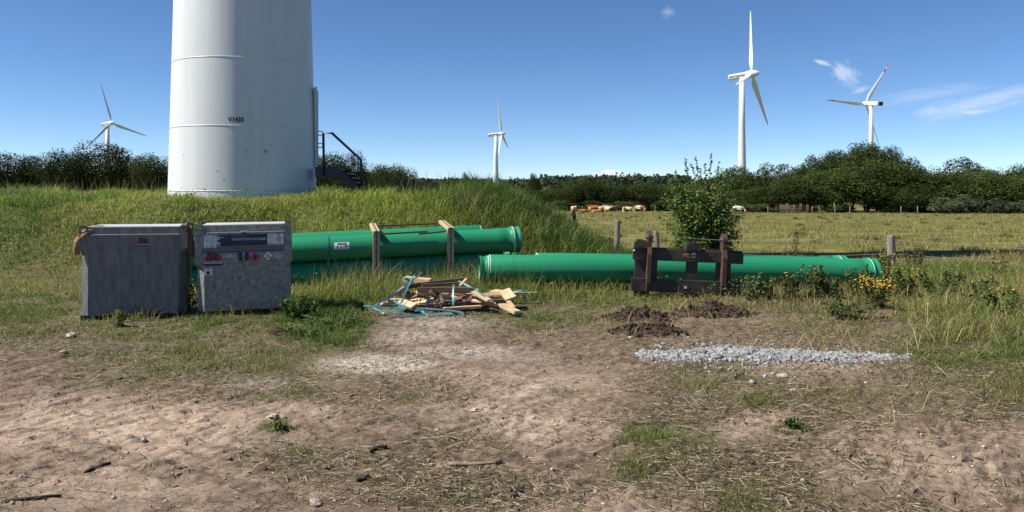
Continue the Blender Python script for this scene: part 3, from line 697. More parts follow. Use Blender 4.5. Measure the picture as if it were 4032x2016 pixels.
for s_ in (-1, 1): mb.add([(cx - .007, fyr - .002, cz + .004), (cx - .007 + s_ * .022, fyr - .002, cz + .018), (cx - .007 + s_ * .02, fyr - .002, cz + .022), (cx - .007, fyr - .002, cz + .012)], [(0, 1, 2, 3)], 1)
mb.add([(cx + .008, fyr - .002, cz - .012), (cx + .020, fyr - .002, cz - .004), (cx + .034, fyr - .002, cz - .016), (cx + .02, fyr - .002, cz - .02)], [(0, 1, 2, 3)], 1)
mb.build('environment_placard', [M['sticker'], M['black']], tR, fix=False)
mb = MB(); cx, cz = fx(2300), fz(480)
mb.add([(cx + .058 * math.cos(t) * (1 + .12 * math.sin(3 * t)), fyr + .001, cz + .048 * math.sin(t) * (1 + .2 * math.cos(2 * t + 1))) for t in [2 * math.pi * k / 18 for k in range(18)]], [tuple(range(18))], 0)
mb.build('torn_sticker', mat('sticker residue', (.34, .34, .36), .6, var=.2, scale=30), tR, fix=False)
mb = MB(); rect(mb, fx(1212), fx(1330), fz(735), fz(620), fyr + .010, 0); rect(mb, fx(1222), fx(1322), fz(640), fz(630), fyr + .008, 1)
rect(mb, fx(1247), fx(1294), fz(724), fz(676), fyr + .008, 1); mb.add([(fx(1258), fyr + .008, fz(664)), (fx(1284), fyr + .008, fz(664)), (fx(1271), fyr + .008, fz(650))], [(0, 1, 2)], 1); rect(mb, fx(1267), fx(1275), fz(674), fz(664), fyr + .008, 1)
mb.build('lifting_label', [M['sticker'], M['black']], tR, fix=False)
# rust scars on the right tank
for pts, w in (([(1690, 742), (1650, 748), (1624, 775), (1614, 820)], 6), ([(1590, 715), (1625, 712)], 5), ([(2096, 912), (2150, 925)], 6), ([(2205, 940), (2260, 948)], 5), ([(1360, 760), (1400, 800)], 4), ([(1500, 900), (1560, 850)], 3), ([(1700, 1000), (1760, 1010)], 4), ([(1330, 905), (1390, 900)], 3), ([(1640, 930), (1660, 990)], 3)):
    mb = MB()
    for (a, b), (c, d) in zip(pts, pts[1:]):
        nx_, nz_ = (d - b), -(c - a); ln = math.hypot(nx_, nz_); nx_, nz_ = nx_ / ln * w / 2, nz_ / ln * w / 2
        mb.add([(fx(a + nx_), fyr + .012, fz(b + nz_)), (fx(c + nx_), fyr + .012, fz(d + nz_)), (fx(c - nx_), fyr + .012, fz(d - nz_)), (fx(a - nx_), fyr + .012, fz(b - nz_))], [(0, 1, 2, 3)], 0)
    mb.build('rust_scar', M['rust'], tR, fix=False)
MB().box((fx(1800), fyr - .012, fz(86)), (.11, .02, .018), 1, bev=.003).box((fx(1800), fyr - .006, fz(102)), (.05, .02, .03), 0).build('latch', [M['darkgap'], M['rim']], tR)

# jute rags over the left container's corners
def blobmesh(ctrl, name, m, label, cat, seed=0, sub=2):
    bm = bmesh.new(); ly = bm.verts.layers.skin.verify(); vs = [bm.verts.new(c) for c, r in ctrl]
    for v, (c, r) in zip(vs, ctrl): v[ly].radius = (r if isinstance(r, tuple) else (r, r))
    for a, b in zip(vs, vs[1:]): bm.edges.new((a, b))
    vs[0][ly].use_root = True
    me = bpy.data.meshes.new(name); bm.to_mesh(me); bm.free(); me.materials.append(m)
    o = link(name, me); md = o.modifiers.new('skin', 'SKIN'); md.use_smooth_shade = True
    s = o.modifiers.new('sub', 'SUBSURF'); s.levels = s.render_levels = sub
    if seed:
        tx = bpy.data.textures.new('crease', 'CLOUDS'); tx.noise_scale = .08; d = o.modifiers.new('crease', 'DISPLACE'); d.texture = tx; d.strength = .03; d.mid_level = .5
    return tag(o, label, cat)
Lw = tL.matrix_basis if True else None
def LW(x, y, z): return Matrix.LocRotScale(tL.location, tL.rotation_euler, None) @ Vector((x, y, z))
blobmesh([(LW(-.38, -.16, 1.16), (.09, .03)), (LW(-.46, -.26, 1.155), (.08, .035)), (LW(-.54, -.35, 1.10), (.07, .04)), (LW(-.615, -.38, 1.00), (.05, .05)), (LW(-.63, -.37, .90), (.045, .05)), (LW(-.625, -.36, .83), (.025, .03))], 'jute_sack', M['jute'], 'pale brown sacking rag draped over the outer corner of the plain fuel tank', 'rag', 1)
blobmesh([(LW(.53, -.29, 1.18), (.06, .03)), (LW(.58, -.35, 1.16), (.055, .03)), (LW(.63, -.37, 1.06), (.05, .025)), (LW(.655, -.37, .93), (.055, .025)), (LW(.675, -.36, .83), (.06, .025)), (LW(.68, -.35, .78), (.055, .02))], 'jute_sack', M['burlapdark'], 'dark brown sacking strip hanging down between the two fuel tanks', 'rag', 1)

# ------------------------------------------------------------------ green pipes
def pipe(p0, p1, r, left=None, right='socket', label='', group=None, name='drain_pipe', th=.016):
    p0, p1 = Vector(p0), Vector(p1); L_ = (p1 - p0).length; d = (p1 - p0).normalized()
    t = empty(name, p0, label=label, cat='pipe', group=group)
    q = d.to_track_quat('Z', 'Y').to_matrix().to_4x4()
    prof = []
    def sock(at, s):   # socket bell profile growing in direction s
        return [(r, at - s * .46), (r * 1.045, at - s * .42), (r * 1.05, at - s * .30), (r * 1.03, at - s * .26), (r * 1.03, at - s * .17), (r * 1.13, at - s * .155), (r * 1.13, at - s * .10), (r * 1.06, at - s * .085), (r * 1.06, at - s * .045), (r * 1.11, at - s * .035), (r * 1.11, at)]
    a = sock(0, -1)[::-1] if left == 'socket' else [(r - .006, 0), (r, .012)]
    b = sock(L_, 1) if right == 'socket' else [(r, L_ - .012), (r - .006, L_)]
    mb = MB(); n = 48
    outer = a + [(r, L_ * .25), (r, L_ * .5), (r, L_ * .75)] + b
    mb.lathe(outer, n, 0, M=q); mb.build('pipe_wall', M['pipe'], t)
    ri = r - th; mi0 = r * 1.02 if left == 'socket' else ri; mi1 = r * 1.02 if right == 'socket' else ri
    mb = MB(); mb.lathe([(a[0][0], 0), (mi0, -.0005), (mi0, .08), (ri, .3), (ri, L_ - .3), (mi1, L_ - .08), (mi1, L_ + .0005), (b[-1][0], L_)], n, 0, M=q)
    mb.build('pipe_bore', M['pipein'], t)
    for zz, rr, e in ((0, a[0][0], left), (L_, b[-1][0], right)):
        if e == 'cut': MB().lathe([(rr - .014, zz - .003), (rr + .003, zz - .004), (rr + .003, zz + .004), (rr - .014, zz + .003)], n, M=q).build('cut_rim', M['pipeedge'], t)
        if e == 'socket': MB().lathe([(r * 1.133, zz - (.125 if zz else -.125) - .008), (r * 1.137, zz - (.125 if zz else -.125)), (r * 1.133, zz - (.125 if zz else -.125) + .008)], n, M=q).build('seal_ring', M['pipeedge'], t)
    return t
rp = .21
bd = Vector((5.80, 1.45, .19)).normalized(); bn = Vector((-bd.y, bd.x, 0)).normalized()
b0 = Vector((-5.68, 12.28 + rp, 0)); up_ = Vector((0, 0, .055)); b1 = b0 + bd * 5.98
zt1 = .30 + rp; zb1 = .30 - rp - .004
e = Vector((0, 0, zt1)); f_ = Vector((0, 0, zb1))
G1 = 'green pipes stacked in the strapped bundle'
pipe(b0 + e, b1 + e, rp, 'cut', 'socket', 'green pipe on top at the front of the strapped bundle, barcode label on its side', G1)
pipe(b0 + e + up_ + bn * (2 * rp + .005) - bd * .1, b1 + e + up_ + bn * (2 * rp + .005) - bd * .62, rp, 'socket', 'cut', 'green pipe on top at the back of the strapped bundle', G1)
pipe(b0 + f_ - bd * .05, b1 + f_ - bd * .5, rp, 'socket', 'cut', 'shaded green pipe lying in grass under the labelled top pipe', G1)
pipe(b0 + f_ + up_ + bn * (2 * rp + .005), b1 + f_ + up_ + bn * (2 * rp + .005), rp, 'cut', 'socket', 'green pipe at the bottom back of the strapped bundle', G1)
# barcode label on the front upper pipe
bq = lambda s, ang, rr=rp + .003: b0 + bd * s + e + (-bn * math.cos(ang) + Vector((0, 0, 1)) * math.sin(ang)) * rr
s0 = (Vector((P(1318, 965, 12.75).x, 12.75, 0)) - Vector((b0.x, b0.y, 0))).dot(bd)
mb = MB()
def cyl_rect(s_a, s_b, h0, h1, mi, rr):
    vs = []; n = 5
    for k in range(n + 1):
        a_ = h0 + (h1 - h0) * k / n; vs += [bq(s_a, a_, rr), bq(s_b, a_, rr)]
    mb.add([v - (b0 + e) for v in vs], [(2 * k, 2 * k + 1, 2 * k + 3, 2 * k + 2) for k in range(n)], mi)
cyl_rect(s0, s0 + .245, R(-2), R(30), 0, rp + .003)
xx = s0 + .05; rr_ = random.Random(3)
while xx < s0 + .20: w = rr_.choice((.004, .007, .011)); cyl_rect(xx, xx + w, R(19), R(27), 1, rp + .005); xx += w + rr_.choice((.004, .006))
cyl_rect(s0 + .04, s0 + .06, R(2), R(14), 1, rp + .005); cyl_rect(s0 + .10, s0 + .115, R(4), R(13), 1, rp + .005); cyl_rect(s0 + .15, s0 + .23, R(13), R(15.5), 1, rp + .005); cyl_rect(s0 + .18, s0 + .20, R(1), R(8), 1, rp + .005); cyl_rect(s0 + .12, s0 + .23, R(8), R(10), 1, rp + .005)
fp = [o for o in bpy.data.objects if o.name == 'drain_pipe'][0]
mb.build('barcode_label', [M['sticker'], M['black']], fp, fix=False)
# timber clamps round the bundle
def clamp(px, label):
    # position along the pipes where the front batten stands
    best = min(np.linspace(0, 6, 1200), key=lambda s: abs((CX + F * (b0 + bd * s - bn * .3).x / (b0 + bd * s - bn * .3).y) - px))
    o = b0 + bd * best
    t = empty('timber_clamp', (o.x, o.y, zt1 + o.z - .648), (0, 0, math.atan2(bd.y, bd.x)), label, 'timber frame', 'timber clamps round the pipe bundle')
    yf, yb = -rp - .045, 3 * rp + .055
    Tb = Matrix.Translation((0, yf, .902)) @ Matrix.Rotation(R(5.0), 4, 'X') @ Matrix.Translation((0, -yf, -.902))
    for sx in (-.031, .031):
        MB().box((sx, yf, .39), (.05, .05, 1.00), bev=.003).build('front_batten', M['wood'], t)
        MB().box((sx, (yf + yb) / 2, .902), (.05, yb - yf + .10, .055), M=Tb, bev=.003).build('top_batten', M['wood'], t)
        MB().box((sx, yb, .39), (.05, .05, 1.00), bev=.003).build('back_batten', M['wood'], t)
    MB().box((0, (yf + yb) / 2, .9335), (.020, yb - yf + .12, .006), M=Tb).box((0, yf - .028, .42), (.022, .006, 1.03)).box((0, yf - .045, .905), (.04, .03, .03)).build('steel_band', M['strapdark'], t)
    return t
cl1 = clamp(1483, 'timber clamp of paired battens round the pipe bundle, the one nearer the fuel tanks')
cl2 = clamp(1776, 'timber clamp of paired battens round the pipe bundle, the one nearer the open pipe ends')
def batten(a, b, w, h, m, label, roll=0.0, group=None, name='wooden_batten', cat='batten'):
    a, b = Vector(a), Vector(b); c = (a + b) / 2
    d = (b - a); L_ = d.length
    mb = MB(); mb.box((0, 0, 0), (L_, w, h), bev=min(w, h) * .07)
    o = mb.build(name, m); q = d.to_track_quat('X', 'Z'); o.location = c; o.rotation_euler = (q @ Quaternion((1, 0, 0), roll)).to_euler()
    return tag(o, label, cat, group)
G2 = 'thin spacer battens along the pipe bundle'
c1, c2 = Vector(cl1.location), Vector(cl2.location)
zf = .885
off = -bn * (rp + .01)
mid = c1.lerp(c2, .64)
batten(c1 + off + bd * .09 + Vector((0, 0, zf - .02)), mid + off + bd * .06 + Vector((0, 0, zf - .01)), .05, .028, M['wooddark'], 'long thin batten along the front of the pipe bundle, starting at the left clamp', group=G2)
batten(mid + off + bd * -.1 - bn * .03 + Vector((0, 0, zf - .045)), c2 + off - bn * .03 - bd * .09 + Vector((0, 0, zf - .022)), .05, .028, M['wooddark'], 'short thin batten along the front of the pipe bundle, ending at the right clamp', group=G2)
bk = bn * (3 * rp + .02) + Vector((0, 0, .075))
batten(c1 + bk + bd * .09 + Vector((0, 0, zf)), c2 + bk - bd * .09 + Vector((0, 0, zf)), .05, .03, M['wooddark'], 'thin batten along the back of the pipe bundle joining both clamps', group=G2)
# blue strapping band round the bundle
sb = (Vector((P(1296, 965, 12.7).x, 12.7, 0)) - Vector((b0.x, b0.y, 0))).dot(bd); o = b0 + bd * sb
loop = []
for k in range(9): t = math.pi * (1 + .5 * 0) ; 
cz = (zt1 + zb1) / 2
def arc(cy, czz, a0, a1): return [(cy + (rp + .006) * math.cos(a0 + (a1 - a0) * k / 8), czz + (rp + .006) * math.sin(a0 + (a1 - a0) * k / 8)) for k in range(9)]
yb_ = 2 * rp + .01
loop = arc(yb_, zt1, 0, math.pi / 2) + arc(0, zt1, math.pi / 2, math.pi) + arc(0, zb1, math.pi, 1.5 * math.pi) + arc(yb_, zb1, 1.5 * math.pi, 2 * math.pi)
mb = MB(); vs = []; n = len(loop)
for s_ in (-.014, .014):
    for y_, z_ in loop: vs.append(bd * s_ + bn * y_ + Vector((0, 0, z_)))
mb.add(vs, [(i, (i + 1) % n, (i + 1) % n + n, i + n) for i in range(n)])
ob = mb.build('strapping_band', M['strapdark']); ob.location = (o.x, o.y, o.z); tag(ob, 'dark blue strap tied round the pipe bundle between tank and label', 'strap')
sol = ob.modifiers.new('thickness', 'SOLIDIFY'); sol.thickness = .003
# pipes on the right
r2 = .21
pa = Vector((-.345, 11.60 + r2, .605 - r2)); pb = Vector((5.88, 12.38 + r2, .455 - r2))
pd_ = (pb - pa).normalized(); pn = Vector((-pd_.y, pd_.x, 0)).normalized()
G3 = 'green pipes lying loose in the weeds'
pipe(pa, pb, r2, 'cut', 'socket', 'long green pipe lying in the grass behind the black fork carriage', G3)
pipe(pa - pd_ * .155 - Vector((0, 0, .012)), pa + pd_ * 2.5 - Vector((0, 0, .012)), .180, 'socket', 'cut', 'narrower green pipe end pushed inside the long loose pipe', G3)
pipe(pa + pn * (2 * r2 + .03) + pd_ * .8, pb + pn * (2 * r2 + .03) - pd_ * .25, r2, 'cut', 'socket', 'green pipe lying directly behind the long loose pipe, mostly hidden', G3)

# ------------------------------------------------------------------ fork carriage
fc = P(2700, 1182, 11.45)
car = empty('fork_carriage', (fc.x, 11.45, -.02), (R(2), R(2.4), R(-1)), 'black and rusty steel fork carriage of a loader standing before the long green pipe', 'fork carriage')
K = .000896 * 1.01
def cxp(c): return (c - 1035) * K
def czp(c, x): return (1195 - c + (x - 1035) * .0419) * K     # photo row (zoomed) -> height, tilt taken out
def cbox(x0, x1, y0, y1, d0, d1, mi, m, name, xr=None, bev=.006):
    xm = xr if xr is not None else x0
    z1, z0 = czp(y0, xm), czp(y1, xm)
    return MB().box(((cxp(x0) + cxp(x1)) / 2, (d0 + d1) / 2, (z0 + z1) / 2), (cxp(x1) - cxp(x0), d1 - d0, z1 - z0), 0, bev=bev).build(name, m, car)
cbox(140, 1930, 362, 548, -.03, .05, 0, M['lit steel'], 'upper_crossbar')
cbox(140, 1930, 848, 1055, -.06, .05, 0, M['blackmetal'], 'lower_crossbar')
for x0, x1, dz in ((182, 372, 0), (372, 550, .0), (1020, 1205, 0), (1505, 1745, 0)):
    cbox(x0, x1, 540, 855 + (140 if x0 in (182, 1020) else 0) * 0, .0, .06, 0, M['blackmetal'] if x0 != 182 else M['lit steel'], 'upright_plate', xr=140)  # left post split in two: lit tone, then hook's shade as black steel
for x0, x1 in ((190, 370), (1020, 1200)): cbox(x0, x1, 1050, 1150, -.02, .06, 0, M['rustmetal'], 'foot_block', xr=140)
# notched rail on top
for x0, x1 in ((450, 705), (728, 860), (885, 980), (1250, 1318), (1340, 1478), (1500, 1630), (1655, 1810), (1825, 1928)):
    MB().box(((cxp(x0) + cxp(x1)) / 2, .03, czp(353, 140)), (cxp(x1) - cxp(x0), .03, .022), 0).build('rail_segment', M['rustmetal'], car)
for x0, x1 in ((365, 425), (1572, 1640)):
    zt_ = czp(100, 140); zb_ = czp(1000, 140); xm = (cxp(x0) + cxp(x1)) / 2; w = cxp(x1) - cxp(x0)
    prof = []
    zc_ = czp(170, 140); rr = .095
    circ = [(.0 + rr * math.cos(t), zc_ + rr * math.sin(t)) for t in np.linspace(-.5, math.pi + .4, 16)]
    poly = [(-.0 + .055, zb_ - .06)] + [(.055, zc_ - .12)] + circ + [(-.085, zc_ - .14), (-.135, zc_ - .25), (-.135, zb_ + .10), (-.10, zb_ - .03), (-.03, zb_ - .09)]
    mb = MB(); n = len(poly)
    vs = [(xm - w / 2, a, b) for a, b in poly] + [(xm + w / 2, a, b) for a, b in poly]
    mb.add(vs, [tuple(range(n)), tuple(range(2 * n - 1, n - 1, -1))] + [(i, i + n, (i + 1) % n + n, (i + 1) % n) for i in range(n)])
    hk = mb.build('hook_plate', M['rustmetal'], car)
    MB().lathe([(.0, -.0), (.03, 0), (.03, w + .05), (0, w + .05)], 14, M=Matrix.Translation((xm - w / 2 - .025, 0, zc_)) @ Matrix.Rotation(R(90), 4, 'Y')).build('hook_pin', M['blackmetal'], hk)
for x0, x1, y0, y1 in ((148, 366, 250, 356), (986, 1226, 258, 360)):
    xm = (cxp(x0) + cxp(x1)) / 2; w = cxp(x1) - cxp(x0); z1, z0 = czp(y0, 140), czp(y1, 140)
    bx = MB().prism([(-w / 2, 0), (w / 2, 0), (w / 2 - .012, z1 - z0), (-w / 2 + .012, z1 - z0)], -.07, .06, M=Matrix.Translation((xm, 0, z0))).build('locking_block', M['blackmetal'], car)
    MB().box((xm + .01, -.01, z1 + .012), (w * .72, .08, .014), 0).box((xm - .005, -.0735, (z0 + z1) / 2 - .01), (.06, .006, .02), 0).box((xm - .005, -.0, z1 + .026), (w * .5, .05, .01)).build('block_cap', M['blackmetal'], bx)
MB().tube([(cxp(1115), 0, czp(262, 140)), (cxp(1115), 0, czp(205, 140))], .010, 6).build('locking_pin', M['rustmetal'], car)
MB().tube([(cxp(152), -.03, czp(398, 140)), (cxp(150), -.075, czp(396, 140))], .012, 8).build('side_pin', M['rim'], car)
mb = MB(); rect(mb, cxp(946), cxp(1078), czp(545, 946) + .03, czp(480, 946) + .032, -.034, 0)
for a_ in (958, 990, 1020, 1050): rect(mb, cxp(a_), cxp(a_ + 16), czp(530, 946) + .03, czp(500, 946) + .032, -.036, 1)
mb.build('yellow_plate', [M['yellow'], M['black']], car, fix=False)
mb = MB(); rect(mb, cxp(1094), cxp(1152), czp(548, 1094) + .03, czp(474, 1094) + .032, -.034, 0); rect(mb, cxp(1110), cxp(1146), czp(536, 1094) + .03, czp(498, 1094) + .032, -.036, 1)
mb.build('load_sticker', [M['sticker'], M['black']], car, fix=False)
mb = MB(); rect(mb, cxp(956), cxp(1062), czp(1058, 956) + .03, czp(975, 956) + .03, -.064, 0); rect(mb, cxp(974), cxp(1062), czp(1050, 956) + .03, czp(1000, 956) + .03, -.066, 1); rect(mb, cxp(984), cxp(1026), czp(1046, 956) + .03, czp(1008, 956) + .03, -.068, 2)
mb.build('rating_plate', [M['lit steel'], M['blackmetal'], M['sticker']], car, fix=False)

# ------------------------------------------------------------------ heap of broken pallet timber
GT = 'battens in the heap of scrap timber'
def C2(cx, cy, d): return P(1400 + .2717 * cx, 1050 + .2717 * cy, d)
for a, b, w, h, m, lab, roll in [
    ((640, 300, 10.55), (1630, 182, 10.75), .05, .085, 'wooddark', 'long shaded batten slanting over the very top of the scrap timber heap', 0),
    ((960, 275, 10.35), (1515, 245, 10.5), .05, .06, 'wooddark', 'short dark batten just under the long top one in the timber heap', 0),
    ((900, 338, 10.12), (1705, 340, 10.2), .05, .10, 'wooddark', 'thick shaded beam lying level across the middle of the timber heap', 0),
    ((712, 178, 10.95), (1095, 215, 10.8), .13, .10, 'wood', 'bright pale board sticking out at the upper back of the timber heap', .1),
    ((640, 500, 10.15), (850, 580, 9.85), .12, .05, 'wood', 'bright board lying askew at the left foot of the timber heap', .5),
    ((838, 585, 10.0), (2285, 492, 10.35), .06, .075, 'wooddark', 'very long batten running along the foot of the timber heap to the right', 0),
    ((1270, 612, 9.85), (1820, 578, 9.95), .09, .045, 'wood', 'flat batten lying on the gravel in front of the timber heap', 0),
    ((1840, 405, 10.7), (2155, 375, 10.6), .08, .05, 'wood', 'upper of the two battens reaching right to the squared board', 0),
    ((1700, 440, 10.55), (2160, 405, 10.5), .08, .05, 'wood', 'lower of the two battens reaching right to the squared board', 0),
    ((2160, 345, 10.6), (2255, 470, 10.2), .19, .05, 'wood', 'squared pale board leaning at the right end of the timber heap', .3),
    ((2115, 555, 10.05), (2350, 668, 9.6), .12, .06, 'wood', 'bright stub of timber lying apart at the right front of the heap', 0),
    ((2260, 385, 10.85), (2640, 378, 10.95), .06, .03, 'wood', 'thin pale lath lying in the grass right of the timber heap', 0),
    ((1515, 290, 10.35), (1610, 190, 10.6), .05, .07, 'wood', 'short pale stick propped up near the top right of the timber heap', 0),
    ((1695, 365, 10.15), (1935, 490, 9.95), .10, .03, 'wood', 'whitish board sloping down the right flank of the timber heap', .2),
    ((560, 430, 10.2), (720, 300, 10.5), .06, .06, 'wood', 'pale batten rising steeply up the left flank of the timber heap', 0),
    ((2215, 510, 10.2), (2290, 600, 9.9), .07, .05, 'wood', 'small pale offcut beside the bright stub right of the heap', 0),
    ((1990, 350, 10.9), (2110, 365, 10.75), .14, .04, 'wood', 'pale board end showing behind the squared board', .1)]:
    batten(C2(*a), C2(*b), w * .8, h * .72, M[m], lab, roll, GT)
rr_ = random.Random(9)
for k in range(30):
    cx = rr_.uniform(700, 1800); f = 1 - abs(cx - 1230) / 800; cy = rr_.uniform(560 - 260 * f, 580); d = 10.1 + rr_.uniform(0, .5)
    c = C2(cx, cy, d); an = rr_.uniform(-.9, .9) + (1.2 if rr_.random() < .3 else 0); L_ = rr_.uniform(.35, .95); sl = rr_.uniform(-.22, .22)
    v = Vector((math.cos(an) * math.cos(sl), math.sin(an) * math.cos(sl), math.sin(sl))) * L_ / 2
    z_ = max(c.z, .05 + abs(v.z)); c.z = z_
    batten(c - v, c + v, rr_.choice((.035, .05, .07)), rr_.choice((.02, .03, .045)), M['wood'] if rr_.random() < .5 else M['wooddark'], 'broken batten jumbled inside the heap of scrap timber', rr_.uniform(-.8, .8), GT)
# plastic straps
def ribbon(name, pts, w, m, label, group=None, flat=None):
    P_ = [Vector(p) for p in pts]; dense = []
    for i in range(len(P_) - 1):
        p0, p1, p2, p3 = P_[max(i - 1, 0)], P_[i], P_[i + 1], P_[min(i + 2, len(P_) - 1)]
        for k in range(10):
            t = k / 10; dense.append(.5 * ((2 * p1) + (p2 - p0) * t + (2 * p0 - 5 * p1 + 4 * p2 - p3) * t * t + (3 * p1 - p0 - 3 * p2 + p3) * t ** 3))
    dense.append(P_[-1]); vs = []
    for i, p in enumerate(dense):
        d = (dense[min(i + 1, len(dense) - 1)] - dense[max(i - 1, 0)]).normalized()
        tw_ = Vector((0, -.75, .66)) if flat is None else Vector(flat)
        s = d.cross(tw_).normalized(); s = Quaternion(d, .35 * math.sin(i * .17)) @ s
        nrm = s.cross(d) * .0015
        vs += [p - s * w / 2 - nrm, p + s * w / 2 - nrm, p + s * w / 2 + nrm, p - s * w / 2 + nrm]
    fs = []
    for i in range(len(dense) - 1):
        for k in range(4): fs.append((4 * i + k, 4 * i + (k + 1) % 4, 4 * i + 4 + (k + 1) % 4, 4 * i + 4 + k))
    fs += [(3, 2, 1, 0), tuple(len(vs) - 4 + k for k in range(4))]
    o = MB().add(vs, fs).build(name, m); return tag(o, label, 'strap', group)
GS = 'plastic straps tangled over the timber heap'
for pts, m, lab in [
    ([(850, 115, 10.5), (800, 215, 10.3), (740, 330, 10.1), (690, 460, 10.0), (610, 590, 9.9), (400, 700, 9.75), (330, 720, 9.7)], 'strap', 'teal strap standing up from the gravel over the left of the timber heap'),
    ([(970, 75, 10.6), (860, 170, 10.4), (720, 290, 10.2), (520, 440, 10.0), (360, 550, 9.95)], 'strapdark', 'dark strap falling in a long slant over the upper left of the timber heap'),
    ([(900, 150, 10.65), (700, 260, 10.4), (560, 380, 10.2), (420, 490, 10.05), (280, 560, 10.0)], 'strapdark', 'second dark slanting strap left of the timber heap, close to the longer one'),
    ([(115, 568, 9.95), (380, 570, 9.95), (560, 555, 10.0), (640, 530, 10.05)], 'strap', 'bright teal strap lying straight out to the left in the grass'),
    ([(550, 490, 10.1), (640, 540, 9.95), (760, 595, 9.9)], 'strap', 'short crumpled teal strap at the left foot of the timber heap'),
    ([(250, 595, 9.85), (400, 650, 9.8), (560, 640, 9.8), (720, 620, 9.85)], 'strap', 'teal strap zigzagging over the grass in front of the left foot of the heap'),
    ([(620, 595, 9.9), (900, 600, 9.85), (1200, 620, 9.8), (1500, 665, 9.75)], 'strapdark', 'dark strap lying along the foot of the heap towards the right'),
    ([(860, 640, 9.8), (1100, 615, 9.85), (1400, 640, 9.8), (1530, 660, 9.75), (1570, 720, 9.65)], 'strap', 'teal strap looping over the gravel and bending down at its right end'),
    ([(720, 715, 9.65), (1000, 690, 9.7), (1250, 685, 9.7), (1430, 690, 9.7)], 'strap', 'teal strap lying lowest and level on the gravel before the heap'),
    ([(440, 785, 9.5), (620, 785, 9.5), (800, 770, 9.52), (920, 745, 9.58), (930, 700, 9.66)], 'strapdark', 'dark strap curled on the gravel in front of all the others'),
    ([(940, 630, 9.85), (990, 670, 9.75), (1060, 730, 9.62)], 'strap', 'short teal strap end pointing at the camera over the gravel'),
    ([(1420, 255, 10.1), (1412, 400, 10.02), (1415, 560, 9.92)], 'strap', 'teal strap hanging straight down over the thick beam'),
    ([(1490, 205, 10.5), (1650, 290, 10.3), (1800, 380, 10.1), (1940, 490, 9.95)], 'strap', 'bright teal strap running down the right flank of the timber heap'),
    ([(1600, 280, 10.4), (1740, 350, 10.2), (1860, 440, 10.05), (1925, 495, 9.98)], 'strap', 'second teal strap just inside the bright one on the right flank'),
    ([(660, 195, 10.95), (700, 160, 10.9), (740, 160, 10.85), (800, 175, 10.8)], 'strap', 'small teal loop round the pale board at the upper back of the heap'),
    ([(1000, 560, 9.95), (1120, 510, 10.05), (1300, 490, 10.05), (1480, 500, 10.0)], 'strapdark', 'dark strap tangled low in the middle of the timber heap'),
    ([(2290, 370, 10.75), (2400, 345, 10.7), (2480, 365, 10.7), (2530, 400, 10.65)], 'strap', 'thin teal strap arched in the grass right of the timber heap')]:
    w3 = [C2(*p) for p in pts]
    for p in w3: p.z = max(p.z, gz1(p.x, p.y) + .012)
    ribbon('plastic_strap', w3, .024, M[m], lab, GS)

# ------------------------------------------------------------------ soil and gravel heaps
def stones(name, pts, sizes, m, colr=None, smooth=False):
    """many irregular pebbles in one mesh: jittered icospheres"""
    bm = bmesh.new(); bmesh.ops.create_icosphere(bm, subdivisions=1, radius=1); V0 = np.array([v.co[:] for v in bm.verts]); F0 = np.array([[v.index for v in f.verts] for f in bm.faces]); bm.free()
    n = len(pts); nv = len(V0)
    jit = 1 + .28 * (RNG.random((n, nv, 1)) - .5) * 2
    ax = RNG.normal(size=(n, 3)); sc = sizes[:, None] * (0.65 + .7 * RNG.random((n, 3))); sc[:, 2] *= .75
    an = RNG.random(n) * 6.28; ca, sa = np.cos(an), np.sin(an)
    V = V0[None] * jit * sc[:, None, :]
    x = V[:, :, 0] * ca[:, None] - V[:, :, 1] * sa[:, None]; y = V[:, :, 0] * sa[:, None] + V[:, :, 1] * ca[:, None]
    V = np.stack((x, y, V[:, :, 2]), 2) + pts[:, None, :]
    Fs = F0[None] + (np.arange(n) * nv)[:, None, None]
    col = None
    if colr is not None: col = np.repeat(colr, nv, 0)
    me = arr_mesh(name, V.reshape(-1, 3), T=Fs.reshape(-1, 3), col=col, smooth=smooth); me.materials.append(m)
    return link(name, me)
